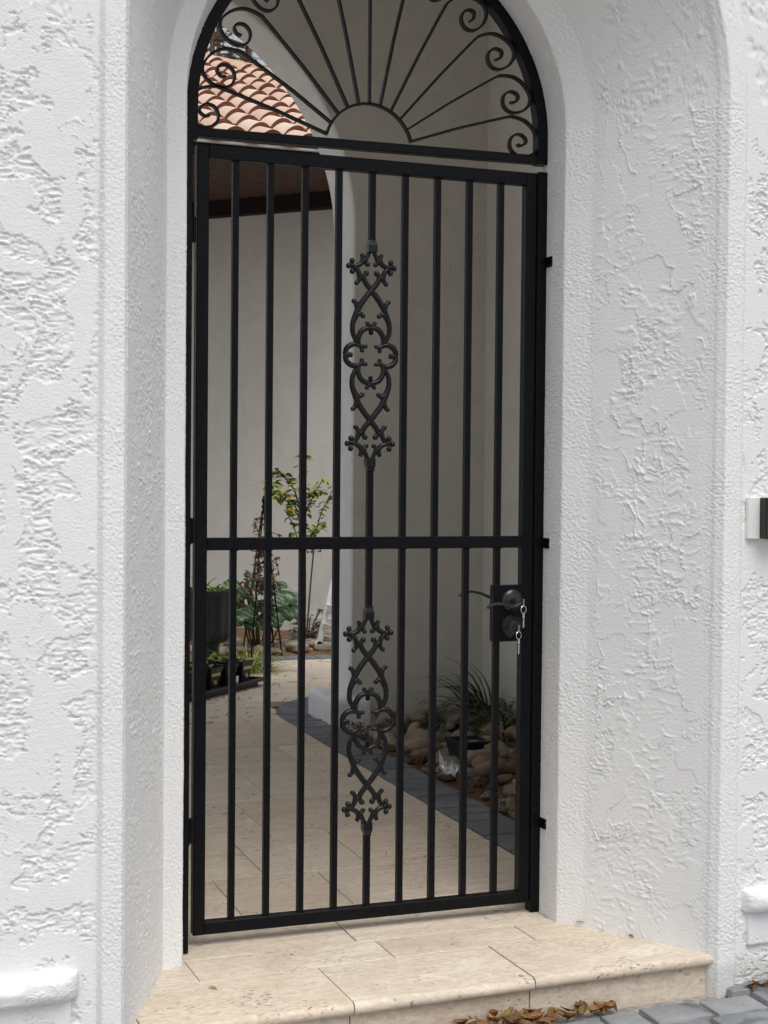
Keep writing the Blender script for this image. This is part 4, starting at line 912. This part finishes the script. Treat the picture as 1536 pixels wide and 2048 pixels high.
# ------------------------------------------------------------------ doorbell
YB = -.467; dbell = thing('video_doorbell', 'black video doorbell on a white wedge plate on the right-hand wall', 'doorbell', (1.378, YB, 1.12))
put('mount_plate', MB().add([(1.330, YB, 1.066), (1.438, YB, 1.066), (1.438, YB-.028, 1.066), (1.332, YB-.012, 1.066), (1.330, YB, 1.174), (1.438, YB, 1.174), (1.438, YB-.028, 1.174), (1.332, YB-.012, 1.174)], [(3, 2, 1, 0), (4, 5, 6, 7), (0, 1, 5, 4), (1, 2, 6, 5), (2, 3, 7, 6), (3, 0, 4, 7)]).me('mount_plate', bevel=.002), M['white_paint'], dbell)
put('body', bx((1.362, YB-.045, 1.067), (1.422, YB-.014, 1.173), .003), M['black_plastic'], dbell)
put('face_plate', bx((1.365, YB-.048, 1.070), (1.419, YB-.0455, 1.142), .001), M['soffit'], dbell)
put('camera_lens', MB().lathe([(0, YB-.045), (.012, YB-.045), (.012, YB-.050), (.008, YB-.052), (0, YB-.0525)], 20, (1.392, 0, 1.157), 'Y').me('camera_lens', True), M['lock'], dbell)
put('button', MB().lathe([(0, YB-.047), (.012, YB-.047), (.012, YB-.051), (0, YB-.0515)], 20, (1.392, 0, 1.09), 'Y').me('button', True), M['lock'], dbell)

# ------------------------------------------------------------------ fallen leaves
def curled(L, W_, c1, c2):
    v = []; n = 7
    for i in range(n+1):
        q = i/n; ww = W_*math.sin(math.pi*min(1, q*.95+.03))**.8; y = L*(q-.5); z = c1*L*(q-.5)**2*2
        for s_ in (-1, -.5, 0, .5, 1): v.append((s_*ww/2, y, z+c2*ww*abs(s_)**1.6*.6+random.uniform(-.001, .001)))
    return mesh('fallen_leaf', v, [(i*5+k, i*5+k+1, i*5+6+k, i*5+5+k) for i in range(n) for k in range(4)], True)
fl = [curled(.06, .022, .4, .6), curled(.048, .02, -.4, .8), curled(.068, .022, .25, .4), curled(.04, .02, .6, .9), curled(.055, .018, -.25, .5)]
for k in range(95):
    x = random.triangular(.28, .97, .64); spread = .012+.05*math.exp(-((x-.66)/.2)**2); y = -.50+.033*x-.012-random.random()*spread*1.4
    z = -.099+.022*(x-.8)+random.random()*.024*math.exp(-((x-.66)/.17)**2)+.006
    thing('fallen_leaf', 'curled brown and olive leaf in the heap along the foot of the step', 'leaf', (x, y, z), (random.uniform(-.3, .3), random.uniform(-.3, .3), random.uniform(0, 6.28)), 'leaves heaped along the step riser', random.choice(fl), M['fallen'])
for k in range(9):
    thing('fallen_leaf', 'brown leaf scrap at the foot of the wall right of the step', 'leaf', (1.335+.11*random.random(), -.495-.02*random.random(), -.083+.008*random.random()), (random.uniform(-.5, .5), random.uniform(-.5, .5), random.uniform(0, 6.28)), 'leaves at the foot of the right-hand wall', random.choice(fl), M['fallen'], (.7, .7, .7))
thing('fallen_leaf', 'single dry brown leaf lying on the left of the step tread', 'leaf', (-.02, -.31, .004), (.1, .1, .9), None, fl[4], M['fallen'], (.42, .42, .42))
thing('fallen_leaf', 'green leaf caught in the corner of the right jamb', 'leaf', (1.055, -.165, .008), (.3, .2, 1.2), None, leaf_mesh(.04, .02, .3, .1), M['lime'], (.9, .9, .9))
thing('fallen_leaf', 'dark leaf sliver against the base of the right splay', 'leaf', (1.118, -.285, .006), (.2, .4, .6), None, fl[1], M['fallen'], (.35, .35, .35))
